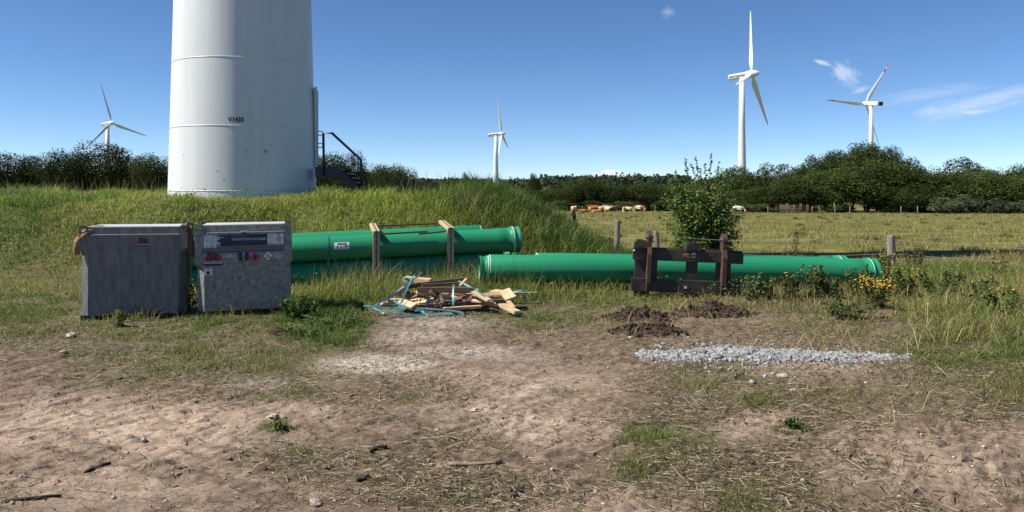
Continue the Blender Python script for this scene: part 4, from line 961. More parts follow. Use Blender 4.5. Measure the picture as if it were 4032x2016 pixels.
def heap(name, c, rx, ry, h, m, label, seed, cat='soil heap', amp=.35):
    n = 96; xs = np.linspace(-1, 1, n); A, B = np.meshgrid(xs, xs); Rr = np.hypot(A, B)
    prof_ = np.clip(1 - Rr, 0, 1) ** .8
    nz = fbm(A * 2.4 + seed, B * 2.4 + seed * 1.7, 5, .62) - .35; n2 = np.abs(fbm(A * 7 + seed, B * 7, 3, .6) - .5)
    Hh = h * prof_ * (.35 + 2.4 * np.maximum(nz + .04, 0)) + .9 * min(h, .1) * n2 * np.minimum(prof_ * 4, 1) + (.10 * (fbm(A * 7 + seed, B * 6, 4, .65) - .42) + .03 * (fbm(A * 22 + seed, B * 20, 2) - .5)) * np.minimum(prof_ * 4, 1)
    wx = c[0] + A * rx * (1 + .0 * A); wy = c[1] + B * ry
    Zz = gz(wx.ravel(), wy.ravel()).reshape(n, n) + Hh - .06 * (Rr > .93)
    Zz[Rr > 1] -= .15
    idx = (np.arange(n - 1)[:, None] * n + np.arange(n - 1)[None, :]).ravel()
    keep = (Rr.ravel()[idx] < 1.02)
    idx = idx[keep]; base = np.array([c[0], c[1], 0])
    me = arr_mesh(name, np.stack((wx.ravel(), wy.ravel(), Zz.ravel()), 1) - base, Q=np.stack((idx, idx + 1, idx + n + 1, idx + n), 1), smooth=False)
    me.materials.append(m); o = link(name, me); o.location = base
    nn = 240; a_ = RNG.random(nn) * 6.28; r_ = np.sqrt(RNG.random(nn)) * 1.25; cx_ = np.cos(a_) * r_ * rx; cy_ = np.sin(a_) * r_ * ry; sz_ = RNG.gamma(2, .007, nn) + .004
    hi = np.clip(((cx_ / rx + 1) / 2 * (n - 1)).round().astype(int), 0, n - 1); hj = np.clip(((cy_ / ry + 1) / 2 * (n - 1)).round().astype(int), 0, n - 1)
    zc_ = np.where(r_ < .95, Zz[hj, hi], gz(c[0] + cx_, c[1] + cy_))
    k_ = stones('clods', np.stack((cx_, cy_, zc_ + sz_ * .3), 1), np.minimum(sz_, .04), m); k_.parent = o; k_['kind'] = 'stuff'
    return tag(o, label, cat, 'heaps of dug soil')
hx, hy_ = GP(1615 * 1.565, 805 * 1.565); heap('soil_heap', (hx, hy_ + .12), .38, .30, .10, M['soil'], 'dark soil heap below the left foot of the black fork carriage', 2.0)
hx, hy_ = GP(1800 * 1.565, 797 * 1.565); heap('soil_heap', (hx, hy_ + .15), .50, .28, .11, M['soil'], 'longest dark soil heap below the right half of the fork carriage', 9.0)
hx, hy_ = GP(1635 * 1.565, 843 * 1.565); heap('soil_heap', (hx, hy_ + .10), .38, .28, .06, M['soil'], 'lower dark soil heap mixed with cut grass, nearest to the gravel strip', 15.0)
hx, hy_ = GP(712 * 1.565, 842 * 1.565); heap('soil_heap', (hx, hy_ + .06), .13, .12, .05, M['soil'], 'small clod of dark soil in the grass in front of the sticker covered tank', 31.0)

peb_m = leaf_mat('pebble stone', 0.0, 0.0, rough=.9, spec=.2)
# pale gravel strip
gl, gd = GP(1590 * 1.565, 897 * 1.565); gr_, gd2 = GP(2285 * 1.565, 897 * 1.565)
n = 30000; t = RNG.random(n); v = RNG.normal(size=n) * .42; out_ = RNG.random(n) < .05; v = np.where(out_, v * 3.2, np.clip(v, -1, 1))
half = (.05 + .20 * np.exp(-((t - .30) / .22) ** 2) + .16 * np.exp(-((t - .62) / .25) ** 2)) * np.minimum(1, np.minimum(t / .06, (1 - t) / .12)) + .02
hgt = .03 * np.exp(-((t - .36) / .28) ** 2) + .025 * np.exp(-((t - .75) / .2) ** 2)
gx_ = gl + (gr_ - gl) * t; gy_ = gd - .03 + .05 * np.sin(t * 5) + .05 * (fbm(t * 22, t * 0 + 3, 3) - .5) + v * half - .07 * np.exp(-((t - .2) / .12) ** 2)
gzz = gz(gx_, gy_) + hgt * np.clip(1 - (np.abs(v)) ** 1.6, 0, 1) * RNG.uniform(.8, 1.0, n) + .004
tone = (.08 + .25 * RNG.random(n) ** .8)[:, None] * np.array([[1.0, 1.01, 1.0]])
gs = stones('gravel_strip', np.stack((gx_, gy_, gzz), 1), RNG.gamma(4, .0017, n) * (1 + .35 * (t < .5)) + .003, peb_m, tone)
tag(gs, kind='stuff')
# scattered pebbles on the yard
n = 9000; px = RNG.uniform(-200, 4200, n); py = 1180 + (2016 - 1180) * RNG.random(n) ** .9; d = EYE * F / (py - HY); x = (px - CX) * d / F; y = d
g_, s_, b_, k_ = zones(x, y); keep = RNG.random(n) < np.clip(.10 + .15 * b_ + .9 * k_ - .3 * g_, .03, 1); x, y = x[keep], y[keep]
n = len(x); tone = RNG.uniform(.18, .46, n)[:, None] * np.array([[1.0, .86, .74]])
sz = RNG.gamma(1.6, .0026, n) + .0022
pb_ = stones('pebbles', np.stack((x, y, gz(x, y) + sz * .25), 1), np.minimum(sz, .02), peb_m, tone); tag(pb_, kind='stuff')
# crushed stone on the whitish patches
n = 6000; px = RNG.uniform(1150, 2300, n); py = RNG.uniform(1225, 1480, n); d = EYE * F / (py - HY); x = (px - CX) * d / F; y = d
g_, s_, b_, k_ = zones(x, y); keep = RNG.random(n) < np.clip(k_ * .6 - .2, 0, .4); x, y = x[keep], y[keep]; n = len(x)
sz = RNG.uniform(.004, .011, n); tone = RNG.uniform(.26, .55, n)[:, None] * np.array([[1.0, .92, .84]])
tag(stones('crushed_stone', np.stack((x, y, gz(x, y) + sz * .2), 1), sz, peb_m, tone), kind='stuff')
# single stones one can point at
for (px, py, s, lab) in ((1075, 1664, .055, 'yellowish stone lying beside a bright green weed on the bare dirt'), (280, 1330, .07, 'flat whitish stone lying left of and in front of the plain fuel tank'), (1870, 1610, .035, 'round pale stone in the middle of the bare yard'),
                          (2482, 1340, .035, 'single white pebble just before the dark soil heaps'), (1880, 1482, .03, 'small white stone on the beige earth below the whitish gravel'), (1240, 1995, .04, 'rough grey stone near the bottom edge of the yard'),
                          (250, 1400, .04, 'pair-sized grey stone on the dark trodden earth left of the tanks'), (565, 1290, .035, 'small stone in the grass right before the plain fuel tank'), (1508, 1246, .045, 'round pale stone under the loose strap ends by the timber heap'), (3085, 1490, .055, 'brown flat stone behind the gravel strip on the bare patch')):
    x, y = GP(px, py); bm = bmesh.new(); bmesh.ops.create_icosphere(bm, subdivisions=2, radius=1)
    for v in bm.verts:
        k = 1 + .25 * (random.random() - .5) * 2; v.co = Vector((v.co.x * s * k * .85, v.co.y * s * k * .7, v.co.z * s * k * .45))
    me = bpy.data.meshes.new('stone'); bm.to_mesh(me); bm.free(); me.materials.append(M['stone'])
    o = link('stone', me); o.location = (x, y, gz1(x, y) + s * .3); o.rotation_euler = (0, 0, random.random() * 6); tag(o, lab, 'stone')
for (a, b, r_, m, lab) in (((1765, 1838), (1970, 1822), .013, 'twig', 'thick pale stick lying on the dirt in the near middle of the yard'), ((338, 1858), (440, 1840), .012, 'twigdark', 'dark stick lying on the beige earth of the yard, left foreground'), ((20, 1985), (235, 1968), .010, 'twigdark', 'thin dark branch lying at the bottom left corner of the yard'),
                           ((1455, 1782), (1530, 1768), .016, 'twigdark', 'short blackened piece of wood left of the thick pale stick'), ((1415, 1893), (1455, 1886), .016, 'twigdark', 'stubby black wood chip on the dirt below the blackened piece'), ((2005, 1970), (2060, 1935), .010, 'twigdark', 'crooked dark twig right below the thick pale stick'),
                           ((1660, 1728), (1915, 1726), .007, 'twig', 'very thin straight twig lying above the thick pale stick'), ((2490, 1668), (2620, 1676), .007, 'twigdark', 'thin dark twig beside the green patch in the right half of the yard'), ((2675, 1685), (2850, 1702), .006, 'twig', 'thin pale stalk lying beside the green patch in the right half of the yard')):
    (ax_, ay_), (bx_, by_) = GP(*a), GP(*b); pts = []; rad = []
    for k in range(6):
        t = k / 5; x = ax_ + (bx_ - ax_) * t + random.uniform(-.01, .01); y = ay_ + (by_ - ay_) * t + random.uniform(-.02, .02); pts.append((x, y, gz1(x, y) + r_ * .9)); rad.append(r_ * (1 - .5 * abs(t - .3)))
    o = MB().tube(pts, rad, 6).build('stick', M[m]); tag(o, lab, 'stick')
x0_, y0_ = GP(400, 1890)

# ------------------------------------------------------------------ leaves, trees
def leaves(cent, nrm, ln, wd, rng, droop=0.0):
    """rhombic leaves: centres, facing direction, length, width -> verts (4N,3)"""
    n = len(cent); a = rng.normal(size=(n, 3)); nrm = nrm / np.linalg.norm(nrm, axis=1, keepdims=True)
    u = np.cross(nrm, a); u /= np.linalg.norm(u, axis=1, keepdims=True); v = np.cross(nrm, u)
    ln = np.asarray(ln).reshape(-1, 1); wd = np.asarray(wd).reshape(-1, 1)
    return np.stack((cent - u * ln / 2, cent + v * wd / 2 + nrm * wd * .15, cent + u * ln / 2, cent - v * wd / 2 + nrm * wd * .15), 1).reshape(-1, 3)
def crown_mesh(name, seed, H, W, nb, nl, leaf, lo=.25, col=(.045, .06, .02), tip=.35, flat=1.0, colvar=.22, D=None, shape=1.0):
    rng = np.random.default_rng(seed); D = D or W
    cz = H * (lo + 1) / 2; hz = H * (1 - lo) / 2
    C, Rb = [], []
    for k in range(nb):
        while True:
            p = rng.uniform(-1, 1, 3)
            if .15 < (p ** 2).sum() < .85: break
        zz = p[2]; wfac = (1 - max(zz, 0) * (1 - shape) * .9)
        C.append((p[0] * W / 2 * .78 * wfac, p[1] * D / 2 * .78 * wfac, cz + zz * hz * .82)); Rb.append(rng.uniform(.20, .34) * min(W, 2 * hz) * (1 - .25 * max(zz, 0)))
    C = np.array(C); Rb = np.array(Rb) * .62
    # push the clumps towards the outline, keep one core
    q = (C - np.array([0, 0, cz])) / np.array([W / 2, D / 2, hz]); rq = np.linalg.norm(q, axis=1, keepdims=True); C = np.array([0, 0, cz]) + (C - np.array([0, 0, cz])) * np.clip(.80 / np.maximum(rq, .2), .9, 1.5) * rng.uniform(.75, 1.0, (len(C), 1))
    C = np.concatenate((C, [[0, 0, cz], [0, 0, cz - hz * .35]])); Rb = np.concatenate((Rb, [.30 * min(W, 2 * hz)] * 2))
    w = Rb ** 2; ib = rng.choice(len(C), nl, p=w / w.sum())
    d = rng.normal(size=(nl, 3)); d /= np.linalg.norm(d, axis=1, keepdims=True); d[:, 2] *= flat
    rr = Rb[ib] * (0.62 + .40 * rng.random(nl) ** .7)
    st_ = rng.random(nl) < .05; rr[st_] *= rng.uniform(1.05, 1.30, st_.sum())
    pos = C[ib] + d * rr[:, None]; pos[:, 2] = np.maximum(pos[:, 2], H * .02 + .1 * rng.random(nl))
    nrm = d + rng.normal(size=(nl, 3)) * .75 + np.array([0, 0, .35])
    ln = leaf * rng.uniform(.6, 1.4, nl); V = leaves(pos, nrm, ln, ln * rng.uniform(.55, .9, nl), rng)
    tone = rng.uniform(1 - colvar, 1 + colvar, nl) * np.repeat(1, nl) * (0.62 + .76 * rng.random(len(C)))[ib]
    yel = rng.random(nl)[:, None] * np.array([[.012, .008, 0]])
    colr = np.repeat(np.array([col]) * tone[:, None] + yel * tone[:, None], 4, 0)
    V[:, 2] *= H / np.percentile(V[:, 2], 99.7); kx = W / (np.percentile(V[:, 0], 99) - np.percentile(V[:, 0], 1)); V[:, :2] *= kx
    me = arr_mesh(name, V, Q=np.arange(4 * nl).reshape(-1, 4), col=np.clip(colr, 0, 1)); me.materials.append(M['leaf'])
    mb = MB(); mb.tube([(0, 0, -.3), (0.02 * W, 0, H * lo * .6), (-.01 * W, 0, H * .45), (0, 0.01 * W, H * .8)], [H * .024, H * .019, H * .013, H * .004], 7)
    for k in range(min(len(C), 9)):
        a = Vector((0, 0, H * (lo * .7 + .02 * k))); b = Vector(C[k]); m_ = a.lerp(b, .5) + Vector((0, 0, -.03 * H)); mb.tube([a, m_, b], [H * .010, H * .007, H * .003], 5)
    tm = bpy.data.meshes.new(name + '_trunk'); tm.from_pydata(mb.v, [], mb.f); tm.materials.append(M['bark']); tm.update()
    return me, tm
def add_tree(proto, x, y, H, Wd, label, group, seed, z=None, name='tree', cat='tree'):
    """proto = (crown, trunk, own height, own width)"""
    cm, tm, h0, w0 = proto
    o = empty(name, (x, y, tz1(x, y) if z is None else z), (0, 0, (seed * 2.399) % 6.28), label, cat, group); o.scale = (Wd / w0, Wd / w0, H / h0)
    link('crown', cm, o); link('trunk', tm, o); return o
def proto(seed, H, W, nb, nl, leaf, **k):
    a, b = crown_mesh('crown', seed, H, W, nb, nl, leaf, **k); return (a, b, H, W)
dk = (.050, .074, .020)
PR = [proto(1, 12, 9, 90, 15000, .25, lo=.10, col=dk), proto(2, 12, 8, 80, 13000, .25, lo=.12, col=(.045, .066, .018), shape=.6), proto(3, 12, 10, 100, 16000, .25, lo=.06, col=(.056, .078, .021)), proto(4, 12, 7, 26, 5000, .26, lo=.28, col=(.042, .062, .020))]
PH = [proto(11, 7, 6.5, 80, 17000, .13, lo=.14, col=(.026, .040, .011)), proto(12, 7, 6, 70, 15000, .13, lo=.18, col=(.029, .040, .011)), proto(13, 7, 7, 85, 17000, .135, lo=.12, col=(.030, .044, .012))]
PS = [proto(21, 4, 5, 30, 7000, .18, lo=.0, col=(.054, .076, .022)), proto(22, 4, 5.5, 30, 7000, .19, lo=.0, col=(.064, .085, .030))]
def tree_px(pr, px, top, base, d, wpx, label, group, seed, **k):
    x = (px - CX) * d / F; zt_ = EYE + (HY - top) * d / F; z0 = tz1(x, d); return add_tree(pr, x, d, (zt_ - z0) / 1.0, wpx * d / F, label, group, seed, **k)
GH = 'hedgerow trees behind the grassy mound'
for i, (px, top, w, d, lab) in enumerate([
    (-110, 618, 190, 80, 'hedgerow tree cut by the left edge of the photo'), (55, 612, 180, 82, 'dark round hedgerow tree near the left edge behind the mound'), (165, 622, 170, 86, 'dark hedgerow tree between the round leftmost one and the turbine'),
    (255, 600, 180, 82, 'dark hedgerow tree just left of the tall open one'), (390, 574, 250, 84, 'tallest hedgerow tree with an open crown in front of the left turbine'), (500, 622, 150, 84, 'dark hedgerow tree just right of the tall open one'),
    (585, 616, 150, 82, 'dark hedgerow tree standing close to the left side of the big tower'), (690, 612, 160, 84, 'hedgerow tree mostly hidden behind the big tower'), (1180, 618, 170, 84, 'hedgerow tree half hidden by the right side of the big tower'),
    (1290, 612, 150, 80, 'hedgerow tree seen through the upper end of the stair rail'), (1375, 608, 130, 78, 'greyish hedgerow tree seen under the sloping handrail'), (1470, 655, 130, 84, 'low hedgerow tree right of the foot of the stairs'),
    (1545, 656, 140, 88, 'low broad hedgerow tree second from the right end of the row'), (1605, 672, 110, 90, 'last hedgerow tree at the right end, beside the tall seed stalks')]):
    tree_px(PH[i % 3], px, top - 6, 0, d, w * 1.15, lab, GH, i + 1)
for i, (px, d) in enumerate([(20, 88), (110, 90), (210, 92), (320, 90), (455, 92), (545, 90), (640, 92), (1240, 92), (1340, 94), (1430, 96), (1520, 96)]):
    tree_px(PS[0], px, 672 + 6 * (i % 3), 0, d, 170, 'low dark shrub filling the hedgerow between the trunks behind the mound', 'hedgerow shrubs behind the mound', i + 3, name='shrub', cat='shrub')
GM = 'scattered trees in the middle distance'
for i, (px, top, w, d, p, lab) in enumerate([(1790, 708, 70, 170, PS[0], 'small bush behind the mound, just left of a narrow tree'), (1832, 682, 40, 170, PR[1], 'narrow small tree behind the mound left of the lone turbine'), (1990, 712, 34, 400, PR[0], 'small round tree right at the foot of the lone turbine'),
        (2102, 684, 46, 300, PR[1], 'single upright tree standing above the far hedge, right of the lone turbine'), (2205, 712, 30, 360, PR[3], 'thin little tree above the far hedge, left of the bigger one'), (2245, 714, 50, 360, PR[0], 'small dark tree above the far hedge beside the thin one')]):
    tree_px(p, px, top, 0, d, w, lab, GM, i + 31)
GF = 'trees of the far hedge behind the cattle'
k = 0
for i, (px, top, w) in enumerate([(2060, 756, 110), (2120, 752, 120), (2175, 748, 110), (2225, 742, 110), (2275, 738, 110), (2308, 694, 95), (2365, 725, 100), (2420, 735, 110), (2475, 730, 110), (2530, 726, 120), (2590, 730, 120), (2645, 728, 110), (2700, 726, 120), (2760, 722, 120), (2815, 716, 110)]):
    labs = ['far hedge tree half hidden by the right shoulder of the mound', 'low far hedge tree above the grass of the mound shoulder', 'low far hedge tree left of the first cow', 'far hedge tree standing behind the first lone cow', 'far hedge tree just left of the tall dark one', 'tall dark tree sticking out of the far hedge behind the cow herd', 'far hedge tree just right of the tall dark one, behind standing cattle', 'far hedge tree behind the right end of the cow herd', 'far hedge tree behind the two pale calves', 'far hedge tree left of the spotted cow', 'far hedge tree right of the spotted cow', 'far hedge tree left of the bush tips', 'far hedge tree hidden behind the left of the green bush', 'far hedge tree behind the middle of the green bush', 'far hedge tree behind the right of the green bush']
    tree_px([PR[2], PR[0], PR[1]][i % 3], px, top - 3, 0, 205 - (i % 2) * 8, w * 1.25, labs[i], GF, i + 51)
for i in range(19): tree_px(PS[i % 2], 2060 + i * 45, 790 + 8 * ((i * 7) % 3), 0, 192 + (i % 3) * 2, 95, 'low dark shrub at the foot of the far hedge behind the cattle', 'shrubs at the foot of the far hedge', i + 80, name='shrub', cat='shrub')
GC = 'trees of the copse on the right'
cop = [(2888, 662, 150, 185, 1, 'copse tree directly behind the right of the green bush'), (2955, 690, 120, 180, 0, 'low copse tree right of the big worded turbine'), (3045, 648, 130, 180, 3, 'dark loose copse tree with a ragged top, left of the yellow green one'),
       (3130, 660, 120, 172, 2, 'yellow green copse tree above the cattle pen'), (3205, 620, 90, 178, 1, 'slim copse tree first step up towards the tallest ones'), (3258, 606, 80, 180, 1, 'narrow pointed copse tree left of the tall group'),
       (3312, 600, 110, 178, 0, 'tall copse tree on the left slope of the highest crown'), (3360, 596, 100, 182, 1, 'tall copse tree just left of the red tipped turbine'), (3405, 568, 120, 178, 0, 'highest copse tree right in front of the red tipped turbine tower'),
       (3450, 578, 110, 180, 1, 'tall copse tree just right of the highest one'), (3500, 586, 90, 176, 0, 'tall copse tree ending the highest group on the right'), (3590, 628, 90, 178, 1, 'pointed copse tree standing between the high group and a gap'),
       (3640, 664, 110, 176, 2, 'light green copse tree in the dip right of the pointed one'), (3765, 628, 150, 172, 3, 'dark see-through copse tree rising alone in the right part'), (3850, 664, 130, 168, 0, 'copse tree just right of the see-through one'),
       (3920, 672, 120, 170, 2, 'copse tree second from the right edge group'), (3985, 682, 110, 165, 1, 'copse tree near the right edge of the photo'), (4045, 650, 130, 165, 0, 'copse tree cut by the right edge of the photo'), (4150, 660, 160, 165, 2, 'copse tree beyond the right edge'),
       (3160, 705, 190, 160, 0, 'front copse tree low over the cattle pen'), (3275, 668, 200, 158, 2, 'broad front copse tree below the narrow pointed one'), (3420, 632, 260, 156, 2, 'broadest front copse tree in the middle, under the tallest crowns'), (3545, 662, 200, 158, 0, 'front copse tree on the right slope of the broad middle one'),
       (3700, 690, 190, 154, 0, 'front copse tree left below the see-through one'), (3830, 678, 200, 152, 2, 'broad front copse tree in the right part, with a rounded top'), (3960, 702, 190, 150, 0, 'front copse tree towards the right edge'), (4080, 690, 190, 150, 2, 'front copse tree at the right edge'), (3600, 728, 130, 148, 2, 'light front shrub tree in the hollow of the copse'), (3020, 735, 150, 165, 2, 'low front copse tree left of the cattle pen'), (2930, 752, 140, 168, 0, 'low front copse tree behind the white cow')]
for i, (px, top, w, d, p, lab) in enumerate(cop): tree_px(PR[p], px, top - 4, 0, d, w * 1.2, lab, GC, i + 101)
yg = proto(5, 12, 9, 40, 12000, .25, lo=.1, col=(.075, .095, .022))
tree_px(yg, 3128, 656, 0, 169, 125, 'bright yellow green copse tree behind the low one at the pen', GC, 140)
gw = proto(6, 4, 6, 26, 7000, .2, lo=0, col=(.060, .078, .040))
for px, top, w, d, lab in ((3775, 768, 190, 140, 'rounded grey green shrub before the copse, right of centre'), (3935, 782, 150, 138, 'lower rounded shrub before the copse, nearest the right edge'), (4045, 790, 120, 136, 'shrub before the copse at the right edge of the photo')):
    tree_px(gw, px, top, 0, d, w * 1.1, lab, 'shrubs before the copse', int(px), name='shrub', cat='shrub')
for i in range(17): 
    px = 2890 + i * 70 + 23 * (i % 3); tree_px(PS[i % 2], px, 790 + 13 * ((i * 5) % 4), 0, 159 - (i * .8), 90 + 25 * (i % 3), 'low dark undergrowth shrub along the pasture fence before the copse', 'undergrowth shrubs before the copse', i + 200, name='shrub', cat='shrub')
# far forest ridge: one mass
rng = np.random.default_rng(77); n = 42000
ang = rng.uniform(R(-36), R(36), n); rad = rng.choice([900, 1100, 1350, 1600], n) + rng.uniform(-60, 60, n)
x = np.sin(ang) * rad; y = np.cos(ang) * rad
hh = (16 + 9 * fbm(x * .012, y * .012, 3)) * (.75 + .5 * vnoise(x * .08, y * .08)); hh *= np.where((ang > R(2)) & (ang < R(13)), 1.0, .78) * (rad / 1600) ** .15
tt = rng.random(n) ** .6; pos = np.stack((x, y, tz(x, y) + hh * tt), 1); nr = rng.normal(size=(n, 3)) + np.array([0, -.8, .6]); ln = rng.uniform(3.0, 6.5, n)
V = leaves(pos, nr, ln, ln * .8, rng); colr = np.repeat(np.array([[.030, .042, .022]]) * rng.uniform(.6, 1.4, (n, 1)), 4, 0)
me = arr_mesh('distant_forest', V, Q=np.arange(4 * n).reshape(-1, 4), col=colr); me.materials.append(M['leaf']); tag(link('distant_forest', me), kind='stuff')
# pylons and power line
def pylon(px, top, d, label):
    x = (px - CX) * d / F; z0 = tz1(x, d); H = EYE + (HY - top) * d / F - z0; o = empty('electricity_pylon', (x, d, z0), (0, 0, .2), label, 'pylon', 'far electricity pylons')
    mb = MB(); w = H * .09; r_ = .24
    lv = [(0, 1), (.25, .72), (.5, .48), (.72, .3), (1, .08)]
    for (t0, w0), (t1, w1) in zip(lv, lv[1:]):
        for sx in (-1, 1):
            for sy in (-1, 1):
                mb.beam((sx * w * w0, sy * w * w0, H * t0), (sx * w * w1, sy * w * w1, H * t1), r_, r_)
                mb.beam((sx * w * w0, sy * w * w0, H * t0), (-sx * w * w1, sy * w * w1, H * t1), r_ * .7, r_ * .7)
    mb.build('mast', M['pylon'], o)
    for t, l in ((.74, .24), (.88, .17)):
        MB().beam((-H * l, 0, H * t), (H * l, 0, H * t), r_, r_).beam((-H * l, 0, H * t), (0, 0, H * (t + .06)), r_ * .7, r_ * .7).beam((H * l, 0, H * t), (0, 0, H * (t + .06)), r_ * .7, r_ * .7).build('cross_arm', M['pylon'], o)
    for s_ in (-1, 1): MB().beam((0, 0, H * .93), (s_ * H * .09, 0, H * 1.0), r_ * .8, r_ * .8).build('earth_peak', M['pylon'], o)
    return (x, d, z0, H)
py1 = pylon(1690, 700, 1250, 'electricity pylon far left of the lone turbine, mostly behind the mound'); py2 = pylon(2009, 692, 1200, 'electricity pylon beside the lone turbine, above the far trees'); py3 = pylon(2281, 700, 1300, 'faint electricity pylon behind the tall dark far hedge tree'); py4 = pylon(2565, 697, 1250, 'small electricity pylon standing on the wooded ridge left of the bush')
mb = MB()
for A, B in ((py1, py2), (py2, py3), (py3, py4)):
    for t, l in ((.74, .22), (.74, -.22), (.88, .15)):
        pts = []
        for k in range(13):
            s_ = k / 12; z = A[2] + A[3] * t + (B[2] + B[3] * t - A[2] - A[3] * t) * s_ - 16 * s_ * (1 - s_); pts.append((A[0] + (B[0] - A[0]) * s_ + l * A[3] * .3, A[1] + (B[1] - A[1]) * s_, z))
        mb.tube(pts, .09, 4, cap=False)
tag(mb.build('power_line', M['pylon']), 'thin power line wires strung between the far pylons', 'power line')

# ------------------------------------------------------------------ green bush behind the carriage
bx_, by_ = P(2765, 960, 19.6).x, 19.6; bz_ = tz1(bx_, by_)
bush = empty('bush', (bx_, by_, bz_), label='tall leafy green bush with upright shoots behind the black fork carriage', cat='bush')
rng = np.random.default_rng(5); mb = MB(); LP, LN, LC = [], [], []
def shoot(base, tip, nleaf, r0, bend, l0=.06, spread=.09, start=.0, whorl=False):
    base, tip = Vector(base), Vector(tip); m_ = base.lerp(tip, .5) + Vector(bend); pts = []
    for k in range(7):
        t = k / 6; pts.append((1 - t) ** 2 * base + 2 * t * (1 - t) * m_ + t * t * tip)
    mb.tube(pts, [r0 * (1 - .8 * k / 6) for k in range(7)], 5)
    for q in range(nleaf):
        t = start + (1 - start) * rng.random() if not whorl else start + (1 - start) * q / nleaf
        p = (1 - t) ** 2 * base + 2 * t * (1 - t) * m_ + t * t * tip
        o = rng.normal(size=3); o /= np.linalg.norm(o); s_ = spread * (1 - .55 * t) if whorl else spread
        LP.append(np.array(p) + o * s_ * (.5 + .7 * rng.random())); LN.append(o * .6 + np.array([0, 0, .8]) + rng.normal(size=3) * .5)
def bz2(px, py, d=19.6): q = P(px, py, d); return Vector((q.x - bx_, q.y - by_, q.z - bz_))
for px, py in ((2697, 622), (2741, 618), (2801, 603), (2830, 638), (2868, 660), (2720, 642), (2660, 672), (2631, 690), (2775, 640), (2850, 676), (2640, 700), (2885, 700), (2755, 660)):
    b = Vector((rng.normal() * .10, rng.normal() * .12, .1)); shoot(b, bz2(px, py, 19.6 + rng.normal() * .25), 60, .022, (rng.normal() * .12, rng.normal() * .15, .15), spread=.085, start=.52, whorl=True)
for k in range(270):
    a = rng.uniform(0, 6.28); zz = rng.uniform(.25, 2.2); rr = (.60 + .45 * math.sin(min(zz / 1.9, 1) * 2.0)) * rng.uniform(.5, 1.08) * (1.0 if zz < 1.8 else .75)
    b = Vector((.15 * math.cos(a), .15 * math.sin(a), zz * .45)); t = Vector((rr * math.cos(a) * .95 + .0, rr * math.sin(a) * .9, zz)); shoot(b, t, 46, .011, (0, 0, .12), spread=.15, start=.25)
for k in range(34):   # leafy skirt to the left, dark arm to the right
    t = Vector((rng.uniform(-.95, -.2), rng.uniform(-.5, .3), rng.uniform(.15, .62))); shoot((-.1, 0, .05), t, 36, .009, (0, 0, .15), spread=.13, start=.45)
for k in range(26):
    t = Vector((rng.uniform(.3, .92), rng.uniform(-.3, .3), rng.uniform(.3, 1.05))); shoot((.12, 0, .05), t, 26, .010, (0, 0, .1), spread=.12, start=.45)
LP, LN = np.array(LP), np.array(LN); n = len(LP); ln = rng.uniform(.05, .095, n)
V = leaves(LP, LN, ln, ln * .72, rng); tone = rng.uniform(.6, 1.5, n)
colr = np.repeat(np.array([[.115, .175, .042]]) * tone[:, None] + rng.random((n, 1)) * np.array([[.02, .015, 0]]), 4, 0)
me = arr_mesh('foliage', V, Q=np.arange(4 * n).reshape(-1, 4), col=colr); me.materials.append(M['leaf']); link('foliage', me, bush)
mb.build('stems', M['bark'], bush)

# ------------------------------------------------------------------ near fence
def post(px, top, base, d, w, m, lean, label, name='fence_post', group='posts of the near wire fence'):
    q = P(px, top, d); z0 = tz1(q.x, d) - .2; H = q.z - z0
    t = MB(); n = 8; prof = [(w * .54, 0), (w * .52, H * .5), (w * .5, H * .97), (w * .40, H)]
    t.lathe(prof, 9, smooth=False, cap1=True)
    t.v = [(x * (1 + .12 * math.sin(z * 9 + x * 30)) , y, z) for x, y, z in t.v]
    o = t.build(name, M[m]); o.location = (q.x - math.sin(lean) * H, d, z0); o.rotation_euler = (0, lean, .3)
    tag(o, label, 'fence post', group); return Vector((q.x, d, q.z))
p1_ = post(2258, 831, 0, 22.2, .11, 'postshade', R(-6), 'shaded leaning fence post rising from the right shoulder of the mound')
p2_ = post(2434, 866, 0, 19.0, .125, 'post', R(3), 'weathered fence post standing alone between mound and bush')
p3_ = post(2582, 908, 0, 18.6, .115, 'post', R(-4), 'weathered fence post half hidden by the left of the bush')
p4_ = post(3507, 925, 0, 18.7, .185, 'post', R(-2), 'thick grey fence post in the weeds beyond the pipe end')
mb = MB()
def wire(a, b, dz, sag, r_=.006):
    pts = [a.lerp(b, k / 14) + Vector((0, 0, -dz - sag * 4 * (k / 14) * (1 - k / 14))) for k in range(15)]; mb.tube(pts, r_, 4, cap=False)
p0_ = Vector((-.3, 29, 1.2)); p5_ = Vector((17, 15.6, .35))
for a, b in ((p0_, p1_), (p1_, p2_), (p2_, p3_), (p3_, p4_), (p4_, p5_)):
    for dz in (.12, .45): wire(a, b, dz, .03 if (b - a).length < 4 else .10)
tag(mb.build('fence_wire', M['wire']), 'thin wires of the near fence running between its weathered posts', 'fence wire')
